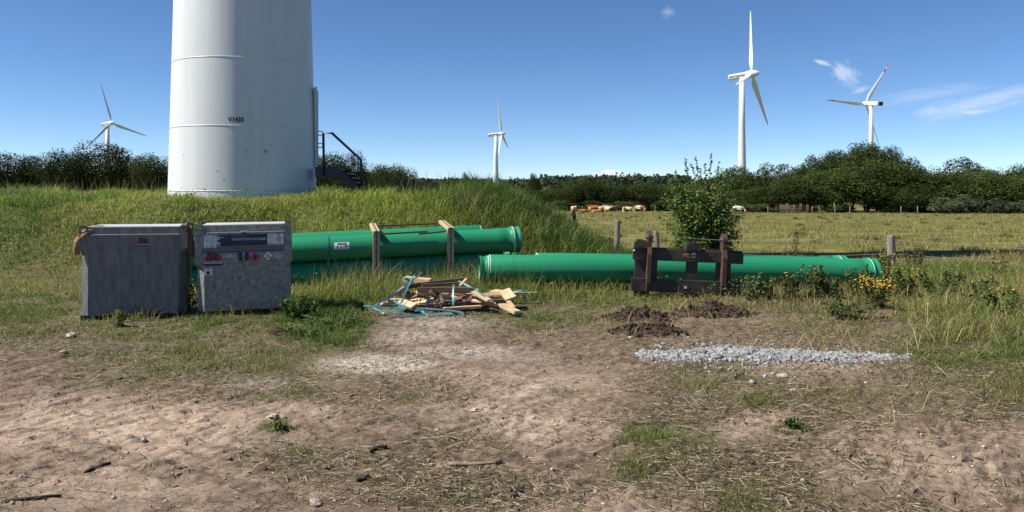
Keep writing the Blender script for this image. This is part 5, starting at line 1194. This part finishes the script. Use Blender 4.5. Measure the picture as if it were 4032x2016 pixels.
# far fence posts
for i, (px, py, lean, kind_) in enumerate([(2110, 810, 0, 0), (2195, 812, .0, 0), (2248, 808, 0, 0), (2296, 808, -.1, 0), (2367, 811, 0, 0), (2463, 812, 0, 0), (2535, 812, 0, 0), (2578, 812, .05, 0), (3024, 815, 0, 1), (3198, 826, 0, 1), (3232, 828, -.25, 1), (3290, 808, -.12, 2), (3347, 830, 0, 1), (3548, 830, 0, 1), (3613, 830, 0, 1), (3688, 832, .06, 1), (3770, 834, .08, 1), (3851, 835, 0, 1), (3953, 838, 0, 1)]):
    d = 186 if px < 2800 else 150 - (px - 3000) * .014
    x = (px - CX) * d / F; z0 = tz1(x, d) - .3; H = 1.6 if kind_ < 2 else 2.3
    o = MB().lathe([(.10, 0), (.09, H * .6), (.085, H), (.04, H + .02)], 7, cap1=True).build('fence_post', M['post']); o.location = (x, d, z0); o.rotation_euler = (0, lean, 0)
    tag(o, 'thin far post of the pasture fence in front of the far hedge' if px < 2800 else ('leaning taller stake of the pasture fence before the copse' if kind_ == 2 else ('slanted short stake in the pasture fence beside the upright pen post' if px == 3232 else 'thin far post of the pasture fence along the copse')), 'fence post', 'far posts before the hedge' if px < 2800 else 'far posts along the copse')
# cattle pen
q = P(3129, 842, 147); pen = empty('cattle_pen', (q.x, 147, tz1(q.x, 147)), (0, 0, -.25), 'rusty tubular cattle pen standing at the edge of the copse', 'cattle pen')
for yy in (0, 2.2):
    mb = MB()
    for k in range(5): mb.tube([(-2.4, yy, .25 + k * .3), (2.4, yy, .25 + k * .3)], .030, 5)
    mb.build('gate_rails', M['pen'], pen)
    for xx in (-2.4, -1.2, 0, 1.2, 2.4): MB().tube([(xx, yy, 0), (xx, yy, 1.6 + (.25 if xx in (-1.2, 1.2) else 0))], .06, 6).build('upright', M['pen'], pen)
for xx in (-2.4, 2.4):
    mb = MB()
    for k in range(5): mb.tube([(xx, 0, .25 + k * .3), (xx, 2.2, .25 + k * .3)], .045, 5)
    mb.build('end_rails', M['pen'], pen)

# ------------------------------------------------------------------ cattle
def cow_mat(name, a, b, sc, th=.5):
    m, nt, bs = new_mat(name); L = nt.links; tc = nt.nodes.new('ShaderNodeTexCoord'); n = nt.nodes.new('ShaderNodeTexNoise'); n.inputs['Scale'].default_value = sc; n.inputs['Detail'].default_value = 2
    L.new(tc.outputs['Object'], n.inputs['Vector']); r = nt.nodes.new('ShaderNodeValToRGB'); L.new(n.outputs['Fac'], r.inputs[0]); r.color_ramp.elements[0].position = th - .04; r.color_ramp.elements[1].position = th + .04
    r.color_ramp.elements[0].color = (*a, 1); r.color_ramp.elements[1].color = (*b, 1); L.new(r.outputs[0], bs.inputs['Base Color']); bs.inputs['Roughness'].default_value = .8; bs.inputs['Specular IOR Level'].default_value = .2; return m
CM = {'brown': cow_mat('brown coat', (.23, .09, .03), (.28, .115, .042), 2), 'tan': cow_mat('tan coat', (.38, .22, .10), (.30, .15, .06), 1.5), 'cream': cow_mat('cream coat', (.50, .36, .20), (.56, .42, .26), 2), 'spot': cow_mat('spotted coat', (.55, .41, .27), (.24, .09, .035), 1.1, .48), 'dark': cow_mat('dark coat', (.09, .05, .03), (.13, .07, .04), 2), 'white': cow_mat('white coat', (.60, .53, .42), (.52, .44, .33), 2)}
def cow_mesh(kind_):
    J, E, Rr = [], [], []
    def j(p, r, par=None):
        J.append(p); Rr.append(r)
        if par is not None: E.append((par, len(J) - 1))
        return len(J) - 1
    dz = -.72 if kind_ == 'lie' else 0
    mid = j((0, 0, 1.02 + dz), (.36, .42)); hip = j((-.62, 0, 1.08 + dz), (.32, .36), mid); rump = j((-.98, 0, 1.10 + dz), (.24, .26), hip)
    sho = j((.55, 0, 1.03 + dz), (.31, .40), mid); nb_ = j((.88, 0, 1.14 + dz), (.18, .26), sho)
    if kind_ == 'graze': nk = j((1.15, .03, .82), (.13, .19), nb_); hd = j((1.36, .05, .48), (.13, .15), nk); mz = j((1.50, .06, .16), (.09, .085), hd)
    else: nk = j((1.18, .04, 1.30 + dz), (.13, .19), nb_); hd = j((1.42, .06, 1.38 + dz), (.13, .15), nk); mz = j((1.74, .08, 1.22 + dz), (.085, .085), hd)
    for s_ in (-1, 1):
        h_ = J[hd]; j((h_[0] - .06, h_[1] + s_ * .24, h_[2] + .06), (.04, .05), hd)
    for s_ in (-1, 1):
        if kind_ == 'lie':
            a = j((.62, s_ * .26, .22), .13, sho); b = j((.95, s_ * .30, .10), .075, a); j((.62, s_ * .36, .06), .055, b)
            a = j((-.55, s_ * .34, .22), .17, hip); b = j((-.25, s_ * .44, .10), .08, a); j((-.7, s_ * .46, .06), .055, b)
        else:
            k = .12 * s_
            a = j((.60, s_ * .20, .68), (.12, .14), sho); b = j((.62 + k, s_ * .20, .38), .068, a); c_ = j((.60 + k, s_ * .20, .12), .05, b); j((.64 + k, s_ * .20, .02), .065, c_)
            a = j((-.72, s_ * .20, .76), (.16, .20), hip); b = j((-.92 - k, s_ * .21, .46), .075, a); c_ = j((-.84 - k, s_ * .21, .12), .05, b); j((-.80 - k, s_ * .21, .02), .065, c_)
    a = j((-1.16, 0, 1.12 + dz), .05, rump); b = j((-1.22, .02, max(.75 + dz, .2)), .03, a); j((-1.2, .03, max(.4 + dz, .08)), .05, b)
    bm = bmesh.new(); ly = bm.verts.layers.skin.verify(); vs = [bm.verts.new(p) for p in J]
    for v, r in zip(vs, Rr): v[ly].radius = r if isinstance(r, tuple) else (r, r)
    for a, b in E: bm.edges.new((vs[a], vs[b]))
    vs[0][ly].use_root = True
    me = bpy.data.meshes.new('cow'); bm.to_mesh(me); bm.free(); me.materials.append(CM['brown']); return me
cow_me = {k: cow_mesh(k) for k in ('stand', 'graze', 'lie')}
GCW = 'cattle grazing on the far pasture'
for px, base, d, kind_, coat, yaw, sc, lab in [
    (2258, 829, 165, 'stand', 'spot', -75, 1.0, 'pale and brown cow facing the camera right above the shaded fence post'),
    (2295, 829, 170, 'lie', 'brown', 170, 1.0, 'brown cow lying down at the left end of the herd'), (2310, 830, 168, 'lie', 'brown', 10, 1.0, 'brown cow lying down just left of the first standing one'),
    (2323, 832, 165, 'stand', 'tan', 100, .85, 'small tan cow standing left of the big brown one'), (2344, 833, 165, 'stand', 'brown', 165, 1.12, 'big brown cow standing broadside in the middle of the herd'),
    (2346, 834, 163, 'lie', 'tan', 0, .9, 'tan calf lying right in front of the big brown cow'), (2361, 831, 168, 'lie', 'dark', 20, .9, 'dark cow lying just right of the big brown one'),
    (2375, 834, 163, 'stand', 'cream', 15, .98, 'cream cow standing broadside right of the big brown one'), (2378, 834, 165, 'lie', 'brown', 0, .9, 'brown cow lying behind the legs of the cream one'),
    (2392, 835, 161, 'stand', 'cream', -60, .95, 'cream cow standing half turned beside the dark one'), (2409, 834, 163, 'stand', 'dark', -5, 1.12, 'dark brown cow at the right end of the herd'), (2405, 832, 167, 'stand', 'white', 185, 1.12, 'white cow whose back shows above the dark one'),
    (2457, 834, 161, 'graze', 'cream', -110, .88, 'smaller cream calf grazing left of its brighter neighbour'), (2474, 834, 161, 'graze', 'cream', -20, .9, 'bright cream cow grazing to the right beside the smaller calf'), (2515, 837, 158, 'graze', 'spot', -28, 1.12, 'white and brown spotted cow grazing left of the bush'),
    (2700, 832, 160, 'stand', 'tan', 200, .95, 'tan cow seen through the leaves of the green bush'), (2905, 843, 140, 'graze', 'white', -15, 1.05, 'white cow grazing alone right of the green bush'), (2890, 840, 143, 'stand', 'cream', -120, .9, 'cream cow standing half behind the white grazing one')]:
    x = (px - CX) * d / F
    o = link('cow', cow_me[kind_]); o.location = (x, d, tz1(x, d)); o.rotation_euler = (0, 0, R(yaw)); o.scale = (sc * .94,) * 3
    o.material_slots[0].link = 'OBJECT'; o.material_slots[0].material = CM[coat]
    md = o.modifiers.new('skin', 'SKIN'); md.use_smooth_shade = True; s_ = o.modifiers.new('sub', 'SUBSURF'); s_.levels = s_.render_levels = 1
    tag(o, lab, 'cow', GCW)

# ------------------------------------------------------------------ grass
def blades(x, y, h, w, lean, col, rng, name, z=None, curl=.6, az=None, droop=1.0):
    n = len(x); z = gz(x, y) if z is None else z
    a = rng.random(n) * 6.283; b = rng.random(n) * 6.283 if az is None else az
    sx, sy = np.cos(a) * w / 2, np.sin(a) * w / 2
    lx, ly = np.cos(b), np.sin(b)
    h1 = h * .55; o1 = h * lean * .35; o2 = h * lean; z2 = h * np.clip(1 - .45 * lean ** 2 * droop, .12, 1)
    p0 = np.stack((x, y, z - .01), 1); S_ = np.stack((sx, sy, 0 * sx), 1)
    m_ = p0 + np.stack((lx * o1, ly * o1, np.minimum(h1, z2 * .75) + .01), 1); t = p0 + np.stack((lx * o2, ly * o2, z2 + .01), 1)
    V = np.stack((p0 - S_, p0 + S_, m_ - S_ * .8, m_ + S_ * .8, t), 1).reshape(-1, 3)
    i = np.arange(n)[:, None] * 5
    T = np.concatenate((i + [0, 1, 3], i + [0, 3, 2], i + [2, 3, 4]), 0)
    me = arr_mesh(name, V, T=T, col=np.repeat(col, 5, 0)); me.materials.append(M['grass']); return tag(link(name, me), kind='stuff')
def tints(n, pal, rng, var=.25):
    pal = np.array(pal); k = rng.integers(0, len(pal), n); return np.clip(pal[k] * rng.uniform(1 - var, 1 + var, (n, 1)), 0, 1)
GRN = [(.175, .225, .036), (.23, .27, .045), (.125, .18, .030), (.28, .30, .07)]
LUSH = [(.075, .135, .026), (.10, .165, .032), (.06, .11, .023)]
DRY = [(.34, .27, .13), (.26, .20, .09), (.42, .35, .19), (.20, .15, .07)]
rng = np.random.default_rng(21)
# mound grass
n = 230000; x = rng.uniform(-15.5, 3.2, n); y = 12.4 + 12.5 * rng.random(n) ** 1.25; mw = mound_w(x, y)
den = np.clip(mw * 1.6 + .25 * (y > 14), 0, 1) * (np.hypot(x - TX, y - TY) > 1.95) * (np.abs(x) < .80 * y + .5)
keep = rng.random(n) < den; x, y = x[keep], y[keep]; n = len(x)
cl_ = fbm(x * .8, y * .8, 3); cl2 = fbm(x * 2.2 + 4, y * 2.2, 3)
tall = sm(-3.5, -.5, x) * .30; rag = sm(.5, .66, fbm(x * 1.3 + 17, y * 1.3, 2)); h = (.05 + .28 * cl_ ** 1.5 + .16 * rag + tall * (.3 + cl2) * 1.2) * rng.uniform(.55, 1.3, n) * (1 - .35 * (np.hypot(x - TX, y - 17.2) < 2.6))
col = tints(n, GRN, rng); lush = sm(.46, .62, fbm(x * .5 + 8, y * .5, 3)) * .8 + .5 * sm(-2, 0, x); m_ = rng.random(n) < lush; col[m_] = tints(m_.sum(), LUSH, rng)
dry = rng.random(n) < (.03 + .20 * sm(.55, .7, fbm(x * .9 + 30, y * .9, 3)) + .10 * (np.hypot(x - TX, y - 17.2) < 3)); col[dry] = tints(dry.sum(), DRY, rng) * .8
col = col * (1 + .35 * sm(14.5, 16.5, y) * (1 - sm(-2.5, -.5, x)))[:, None]  # crest grass lightened: drier tone plus its stronger light painted in
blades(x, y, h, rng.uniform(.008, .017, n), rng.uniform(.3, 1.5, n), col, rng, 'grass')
# grass behind tanks, between pipes, round carriage, weeds on the right
n = 170000; x = rng.uniform(-12, 15, n); y = rng.uniform(9.4, 20, n)
u, v = uv(x, y); vis = np.abs(x) < .75 * y + .5
right = sm(1.5, 3, x); den = np.where(x < 1.8, sm(10.6, 11.6, y) * (1 - sm(14.8, 15.8, y)), sm(9.6, 11.0, y) * (1 - sm(18.5, 20, y))) * vis
den *= np.where((x < -5.7), (y > 9.9) * 1.0, 1)
keep = rng.random(n) < den; x, y = x[keep], y[keep]; n = len(x)
cl_ = fbm(x * 1.3 + 2, y * 1.3, 3); wild = sm(.42, .6, fbm(x * .8 + 50, y * .8, 3)) * sm(4.5, 6.5, x)
h = (.06 + .22 * cl_ ** 1.2 + .30 * wild * cl_) * rng.uniform(.5, 1.35, n) * np.where(x < -5.8, .45, 1) * np.where((x > 1.5) & (y < 11.6) & (x < 6), .5, 1)
h = h * np.where((x > 1.9) & (x < 3.8) & (y > 10.6) & (y < 11.6), .55, 1)
h = h + (.10 + .22 * sm(.4, .65, fbm(x * 2.1, y * 2.1, 2))) * ((x > -2.9) & (x < .4) & (y > 11.0) & (y < 12.7)) * rng.random(n) + .14 * ((x > .2) & (x < 6.5) & (y > 10.9) & (y < 11.75)) * rng.random(n) * sm(.45, .6, fbm(x * 1.7 + 5, y * 1.7, 2))
col = tints(n, GRN, rng); d_ = rng.random(n) < np.clip(.25 + .50 * sm(1.5, 3, x) - .35 * wild + .45 * (fbm(x * 1.1 + 70, y * 1.1, 3) - .5) + .1 * (x < -5.8), .04, .9); col[d_] = tints(d_.sum(), DRY, rng) * .85
l_ = rng.random(n) < wild * .6; col[l_] = tints(l_.sum(), LUSH, rng)
blades(x, y, h, rng.uniform(.006, .011, n), rng.uniform(.25, 1.25, n), col, rng, 'grass')
# yard: low grass and straw lying about
n = 600000; px = rng.uniform(-500, 4700, n); py = 1165 + (2030 - 1165) * rng.random(n) ** 1.35; d = EYE * F / (py - HY); x = (px - CX) * d / F; y = d
g_, s_, b_, k_ = zones(x, y)
inside = ((np.abs(x + 4.76) < .60) & (np.abs(y - 9.90 - .3 * (x + 4.76)) < .38)) | ((np.abs(x + 3.48) < .57) & (np.abs(y - 10.16 - .3 * (x + 3.48)) < .38))
tuft = sm(.40, .60, fbm(x * 3.4 + 3, y * 3.4, 3, .6)); mg = (rng.random(n) < (g_ ** 1.0) * (.15 + 1.2 * tuft) + .012) & ~inside
xg, yg_ = x[mg], y[mg]; n = len(xg); lushp = blob(*uv(xg, yg_), 810, 810, 140, 70) + blob(*uv(xg, yg_), 2500, 830, 220, 110) * .45
hn = fbm(xg * 2.5 + 5, yg_ * 2.5, 3); h = (.018 + .10 * hn * g_[mg] * (.35 + .9 * tuft[mg]) + .13 * lushp * hn) * rng.uniform(.5, 1.4, n)
col = tints(n, [(.13, .18, .04), (.09, .14, .03), (.18, .20, .06)], rng); q_ = rng.random(n) < np.clip(.30 + 1.0 * (s_[mg] - .4) + .22 * (xg > 2.0) - .4 * lushp, .06, .85); col[q_] = tints(q_.sum(), DRY, rng) * .8
l_ = rng.random(n) < lushp * .8; col[l_] = tints(l_.sum(), LUSH, rng)
blades(xg, yg_, h, rng.uniform(.0035, .0075, n) * np.clip(yg_ / 8, .7, 1.2), rng.uniform(.5, 1.7, n), col, rng, 'grass')
ms = (rng.random(len(x)) < (.25 + 1.0 * sm(.38, .62, fbm(x * 2.2 + 80, y * 2.2, 3))) * np.clip(s_ * .75 + .09 * (1 - b_) + .25 * g_ + .02, .02, 1) * .42) & ~mg & ~inside
xs_, ys_ = x[ms], y[ms]; n = len(xs_); L_ = rng.gamma(2.0, .016, n) + .015; an = rng.normal(size=n) * .8 + np.where(rng.random(n) < .5, 0, 3.14); dx, dy = np.cos(an) * L_ / 2, np.sin(an) * L_ / 2
w = rng.uniform(.0018, .004, n); sx, sy = -np.sin(an) * w / 2, np.cos(an) * w / 2
tl = rng.normal(size=n) * .16 * L_; z0 = gz(xs_ - dx, ys_ - dy) + .004; z1 = gz(xs_ + dx, ys_ + dy) + .004; z0 = z0 + np.maximum(tl, 0); z1 = z1 + np.maximum(-tl, 0)
V = np.stack((np.stack((xs_ - dx - sx, ys_ - dy - sy, z0), 1), np.stack((xs_ - dx + sx, ys_ - dy + sy, z0 + .003), 1), np.stack((xs_ + dx + sx, ys_ + dy + sy, z1 + .003), 1), np.stack((xs_ + dx - sx, ys_ + dy - sy, z1), 1)), 1).reshape(-1, 3)
col = tints(n, [(.34, .28, .18), (.26, .205, .125), (.17, .13, .08), (.10, .075, .048), (.40, .35, .24), (.15, .12, .07)], rng)
me = arr_mesh('straw', V, Q=np.arange(4 * n).reshape(-1, 4), col=np.repeat(col, 4, 0)); me.materials.append(M['grass']); tag(link('straw', me), kind='stuff')
n = 60000; px = rng.uniform(-150, 4180, n); py = 1165 + (1800 - 1165) * rng.random(n) ** 1.2; d = EYE * F / (py - HY); x = (px - CX) * d / F; y = d
g_, s_, b_, k_ = zones(x, y); patch = sm(.5, .6, fbm(x * 3 + 11, y * 3, 3)); ins = ((np.abs(x + 4.76) < .60) & (np.abs(y - 9.90 - .3 * (x + 4.76)) < .38)) | ((np.abs(x + 3.48) < .57) & (np.abs(y - 10.16 - .3 * (x + 3.48)) < .38))
keep = (rng.random(n) < g_ ** 1.5 * (.15 + 1.0 * patch) * .8) & ~ins; x, y, patch = x[keep], y[keep], patch[keep]; n = len(x)
pos = np.stack((x, y, gz(x, y) + rng.uniform(.005, .05, n) * (.5 + patch)), 1); ln = rng.uniform(.012, .034, n) * np.clip(y / 8, .7, 1.2)
V = leaves(pos, rng.normal(size=(n, 3)) * .6 + np.array([0, 0, .9]), ln, ln * .6, rng); col = np.repeat(tints(n, [(.085, .14, .028), (.12, .18, .036), (.065, .11, .026)], rng, .35), 4, 0)
me = arr_mesh('ground_cover', V, Q=np.arange(4 * n).reshape(-1, 4), col=col); me.materials.append(M['grass']); tag(link('ground_cover', me), kind='stuff')
n = 45000; x = rng.uniform(-14, 14, n); y = rng.uniform(9.5, 19, n); mw = mound_w(x, y); patch = sm(.5, .6, fbm(x * 1.6 + 31, y * 1.6, 3))
keep = (rng.random(n) < patch * (.25 + .75 * np.maximum(mw, (x > 1.5) * 1.0))) & (np.abs(x) < .72 * y + .5) & (np.hypot(x - TX, y - TY) > 2) & ((y > 11.2) | (x > 2.5) | (x < -6)); x, y = x[keep], y[keep]; n = len(x)
pos = np.stack((x, y, gz(x, y) + rng.uniform(.05, .26, n)), 1); ln = rng.uniform(.025, .06, n)
V = leaves(pos, rng.normal(size=(n, 3)) * .7 + np.array([0, -.2, .8]), ln, ln * .5, rng); col = np.repeat(tints(n, [(.12, .18, .036), (.09, .145, .03), (.17, .22, .05)], rng, .35), 4, 0)
me = arr_mesh('ground_cover', V, Q=np.arange(4 * n).reshape(-1, 4), col=col); me.materials.append(M['grass']); tag(link('ground_cover', me), kind='stuff')
# long dry stalks lying or standing over the grass
n = 13000; x = rng.uniform(-7, 11, n); y = rng.uniform(5, 13, n); g_, s_, b_, k_ = zones(x, y); inside = ((np.abs(x + 4.76) < .63) & (np.abs(y - 9.90 - .3 * (x + 4.76)) < .44)) | ((np.abs(x + 3.48) < .6) & (np.abs(y - 10.16 - .3 * (x + 3.48)) < .44))
keep = (rng.random(n) < np.clip(.35 * s_ + .25 * g_ * (y > 8) + .35 * (x > 2.5) * (y > 7), 0, 1)) & ~inside; x, y = x[keep], y[keep]; n = len(x)
blades(x, y, rng.uniform(.08, .32, n) * np.where(x > 4, 1.4, 1), rng.uniform(.003, .006, n), rng.uniform(.7, 2.2, n), tints(n, DRY, rng) * 1.25, rng, 'straw', droop=.55)
for ox, oy in ((1615, 805), (1800, 797), (1635, 843)):
    hx, hy_ = GP(ox * 1.565, oy * 1.565); n = 260; xs_ = hx + rng.normal(size=n) * .26; ys_ = hy_ + .12 + rng.normal(size=n) * .20
    blades(xs_, ys_, rng.uniform(.06, .2, n), rng.uniform(.003, .006, n), rng.uniform(.8, 2.2, n), tints(n, DRY, rng) * 1.1, rng, 'straw', z=gz(xs_, ys_) + rng.uniform(.0, .07, n))
n = 1500; t = rng.random(n); x = -5.36 + 2.5 * t; y = 9.33 + .30 * (x + 5.36) * .98 - .03 - np.abs(rng.normal(size=n)) * .12; k_ = sm(.35, .6, fbm(x * 4, y * 4, 2)); keep = rng.random(n) < .25 + .75 * k_; x, y, k_ = x[keep], y[keep], k_[keep]; n = len(x)
blades(x, y, rng.uniform(.05, .20, n) * (.5 + .7 * k_), rng.uniform(.004, .008, n), rng.uniform(.3, 1.3, n), tints(n, GRN + DRY[:2], rng), rng, 'grass')
n = 900; x = -2.9 + rng.random(n) * 3.2; y = 10.9 + rng.random(n) * .9; blades(x, y, rng.uniform(.15, .42, n), rng.uniform(.005, .009, n), rng.uniform(.3, 1.1, n), tints(n, GRN + LUSH, rng), rng, 'grass')
n = 26000; x = rng.uniform(4.2, 11.5, n); y = rng.uniform(8.0, 12.5, n); k_ = sm(.38, .62, fbm(x * 1.5 + 90, y * 1.5, 3)); keep = (rng.random(n) < (.12 + .9 * k_) * sm(.47, .56, x / y + .05 * (fbm(x, y, 2) - .5))) ; x, y, k_ = x[keep], y[keep], k_[keep]; n = len(x)
blades(x, y, rng.uniform(.10, .42, n) * (.45 + .65 * k_), rng.uniform(.004, .009, n), rng.uniform(.25, 1.3, n), tints(n, GRN + DRY, rng), rng, 'grass')
# pasture tufts
n = 150000; t = rng.random(n); y = 19 + 141 * t ** 1.6; x = (rng.random(n) * 1.05 - .03) * .70 * y + np.where(y < 40, 1.0, 0); keep = (mound_w(x, y) < .05); x, y = x[keep], y[keep]; n = len(x)
pn_ = fbm(x * .8, y * .8, 4, .65); h = (.02 + .20 * sm(.48, .68, pn_)) * rng.uniform(.5, 1.6, n); col = tints(n, [(.20, .175, .05), (.29, .235, .09), (.15, .145, .038), (.38, .31, .15)], rng)
gr = rng.random(n) < .45 * (1 - sm(.4, .55, pn_)); col[gr] = tints(gr.sum(), [(.11, .14, .028), (.085, .115, .024)], rng)
blades(x, y, h, .006 + y * .00035, rng.uniform(.2, 1.1, n), col, rng, 'grass')
# darker dock and thistle tufts on the pasture
n = 5000; c = rng.uniform(0, 1, (90, 2)); cy = 30 + 120 * c[:, 0] ** 1.3; cx_ = (.05 + .6 * c[:, 1]) * cy; ib = rng.integers(0, 90, n); x = cx_[ib] + rng.normal(size=n) * (.08 + .1 * c[ib, 1]); y = cy[ib] + rng.normal(size=n) * .12
blades(x, y, rng.uniform(.08, .34, n), .012 + y * .0003, rng.uniform(.3, 1.2, n), tints(n, [(.045, .06, .018), (.09, .085, .03), (.14, .11, .05)], rng), rng, 'grass')
# seed stalks on the mound ridge
n = 2600; x = rng.uniform(-14.5, 2.0, n); y = rng.uniform(13.5, 23, n); keep = (mound_w(x, y) > .25) & (np.hypot(x - TX, y - TY) > 2.0) & (rng.random(n) < .25 + .75 * sm(-4.2, -2.6, x) * (1 - sm(-1.2, .2, x)) + .3 * (x > -1) + .35 * (x < -9) * (y > 18)); x, y = x[keep], y[keep]; n = len(x)
hs = rng.uniform(.35, .78, n) * np.where((x > -4.3) & (x < -1.0), 1.15, .85) * np.where(np.hypot(x - TX, y - 17.4) < 2.4, .55, 1); sc_ = tints(n, [(.22, .19, .09), (.30, .25, .13), (.15, .16, .06)], rng)
blades(x, y, hs, np.full(n, .007), rng.uniform(.05, .45, n), sc_, rng, 'grass')
# seed stalks by the pipe bundle
n = 420; x = rng.uniform(-3.0, .4, n); y = rng.uniform(11.2, 12.4, n); blades(x, y, rng.uniform(.3, .62, n), np.full(n, .006), rng.uniform(.05, .5, n), tints(n, [(.24, .20, .10), (.13, .14, .05)], rng), rng, 'grass')

# ------------------------------------------------------------------ weeds one can tell apart
def weed(px, py, d, H, nl, label, flowers=0, col=(.06, .085, .025), spread=.16, seed=0, nst=5, lsz=.06, thin=False):
    rng = np.random.default_rng(seed + 400); x = (px - CX) * d / F; z = gz1(x, d); o = empty('wild_plant', (x, d, z), label=label, cat='plant')
    mb = MB(); LP, LN = [], []; tips = []
    for k in range(nst):
        a = rng.uniform(0, 6.28); hh = H * rng.uniform(.7, 1.0); tip = np.array([math.cos(a) * spread * rng.uniform(.3, 1), math.sin(a) * spread * rng.uniform(.3, 1), hh]); b = np.array([math.cos(a) * .03, math.sin(a) * .03, -.02]); tips.append(tip)
        mb.tube([Vector(b), Vector(b * .4 + tip * .55 + np.array([0, 0, .04])), Vector(tip)], [.006, .005, .003], 5)
        m_ = nl // nst; t = rng.uniform(.08, 1, m_); p = b + (tip - b) * t[:, None]; off = rng.normal(size=(m_, 3)); off /= np.linalg.norm(off, axis=1, keepdims=True); p = p + off * (lsz * (1.15 - .6 * t))[:, None]; LP.append(p); LN.append(off * .5 + np.array([0, 0, .7]) + rng.normal(size=(m_, 3)) * .4)
    LP, LN = np.concatenate(LP), np.concatenate(LN); LP[:, 2] = np.maximum(LP[:, 2], .01); n = len(LP); ln = lsz * rng.uniform(.7, 1.5, n)
    V = leaves(LP, LN, ln, ln * .45, rng); colr = np.repeat(np.array([col]) * rng.uniform(.55, 1.5, (n, 1)), 4, 0)
    me = arr_mesh('foliage', V, Q=np.arange(4 * n).reshape(-1, 4), col=colr); me.materials.append(M['leaf']); link('foliage', me, o); mb.build('stems', mat('weed stem', (.12, .13, .05), .8) if 'ws' not in M else M['ws'], o)
    if flowers:
        fm = MB()
        for k in range(flowers):
            tp = tips[k % len(tips)] + rng.normal(size=3) * np.array([.055, .055, .035]); r_ = rng.uniform(.010, .018)
            fm.lathe([(r_ * .3, 0), (r_, r_ * .4), (r_ * .8, r_ * .8), (.001, r_)], 7, M=Matrix.Translation(tp) @ Matrix.Rotation(rng.normal() * .4, 4, 'X'))
        fm.build('blossoms', M['flower'], o)
    return o
M['ws'] = mat('weed stem', (.12, .13, .05), .8)
weed(3455, 1165, 10.3, .40, 420, 'yellow flowering ragwort in front of the far end of the long pipe', 90, seed=1, spread=.26, nst=9)
weed(3560, 1120, 11.4, .46, 360, 'tall ragwort with sparse yellow blossoms right of the pipe end', 22, seed=2, spread=.3, nst=8)
weed(3485, 1085, 14.2, .48, 260, 'yellow topped ragwort rising behind the rim of the long pipe', 14, seed=3, spread=.2)
weed(3115, 1120, 11.1, .40, 220, 'green weed with one small yellow blossom before the long pipe', 6, seed=4, spread=.15)
weed(3200, 1130, 11.3, .52, 380, 'leafy green weed growing up in front of the long pipe, left of its far end', 0, seed=5, spread=.28, nst=8)
weed(3385, 1120, 11.5, .50, 320, 'leafy weed climbing over the socket of the long pipe', 0, seed=6, spread=.25, nst=7, col=(.07, .085, .025))
weed(2950, 1160, 11.0, .46, 330, 'bushy grey green weed beside the right foot of the fork carriage', 0, seed=7, spread=.2, nst=7, lsz=.05, col=(.06, .085, .035))
weed(3020, 1150, 11.1, .33, 260, 'lower green weed just right of the grey green one by the carriage', 0, seed=8, spread=.26, nst=7)
weed(3280, 1140, 11.2, .36, 380, 'dark green weed clump under the middle of the far pipe half', 0, seed=9, spread=.35, nst=9, col=(.05, .07, .022))
weed(3600, 1040, 17.0, .70, 360, 'brownish dock plant beside the thick grey fence post', 0, seed=10, spread=.3, nst=9, col=(.08, .07, .03))
weed(3130, 1030, 18.5, 1.05, 160, 'tall thin dark thistle standing above the far pipe against the pasture', 0, seed=11, spread=.12, nst=3, col=(.045, .055, .022))
weed(3830, 1210, 10.8, .45, 400, 'large dark green weed clump near the right edge of the yard', 2, seed=12, spread=.4, nst=10, col=(.045, .075, .02))
weed(3700, 1180, 11.5, .42, 380, 'leafy weed clump between the ragwort and the right edge', 0, seed=13, spread=.38, nst=10, col=(.05, .075, .022))
weed(3960, 1260, 9.6, .40, 380, 'green weed with small yellow heads at the right edge of the yard', 6, seed=14, spread=.38, nst=9, col=(.055, .08, .022))
weed(3930, 1090, 13.8, .60, 150, 'dry pale stalks with a few orange heads near the right edge', 5, seed=15, spread=.2, nst=6, col=(.16, .12, .05))
weed(1165, 1262, 9.4, .30, 700, 'lush green nettle clump at the right front corner of the stickered tank', 0, seed=16, spread=.32, nst=14, lsz=.055, col=(.085, .15, .03))
weed(1300, 1310, 8.85, .15, 450, 'lush low nettle patch in front of the tank shadow', 0, seed=17, spread=.4, nst=16, lsz=.05, col=(.085, .15, .03))
weed(1225, 1340, 8.35, .10, 320, 'low leafy green patch nearest the yard below the nettles', 0, seed=18, spread=.38, nst=14, lsz=.045, col=(.09, .15, .032))
weed(755, 1150, 9.9, .40, 90, 'thin weed growing in the gap between both fuel tanks', 0, seed=19, spread=.12, nst=3, col=(.10, .12, .04))
weed(467, 1225, 9.0, .20, 50, 'small sprig of weed standing before the plain fuel tank', 0, seed=20, spread=.06, nst=2, col=(.10, .12, .03))
weed(1095, 1690, 5.17, .07, 60, 'tiny bright green weed growing alone on the bare dirt', 0, seed=21, spread=.08, nst=8, lsz=.035, col=(.12, .16, .03))
weed(3140, 1690, 5.17, .06, 90, 'tiny dark green weed tuft on the bare dirt right of the near middle', 0, seed=22, spread=.11, nst=9, lsz=.035, col=(.045, .07, .02))
weed(3330, 1262, 9.55, .26, 320, 'long bladed green grass clump beyond the gravel strip', 0, seed=23, spread=.42, nst=14, lsz=.06, col=(.075, .10, .03))
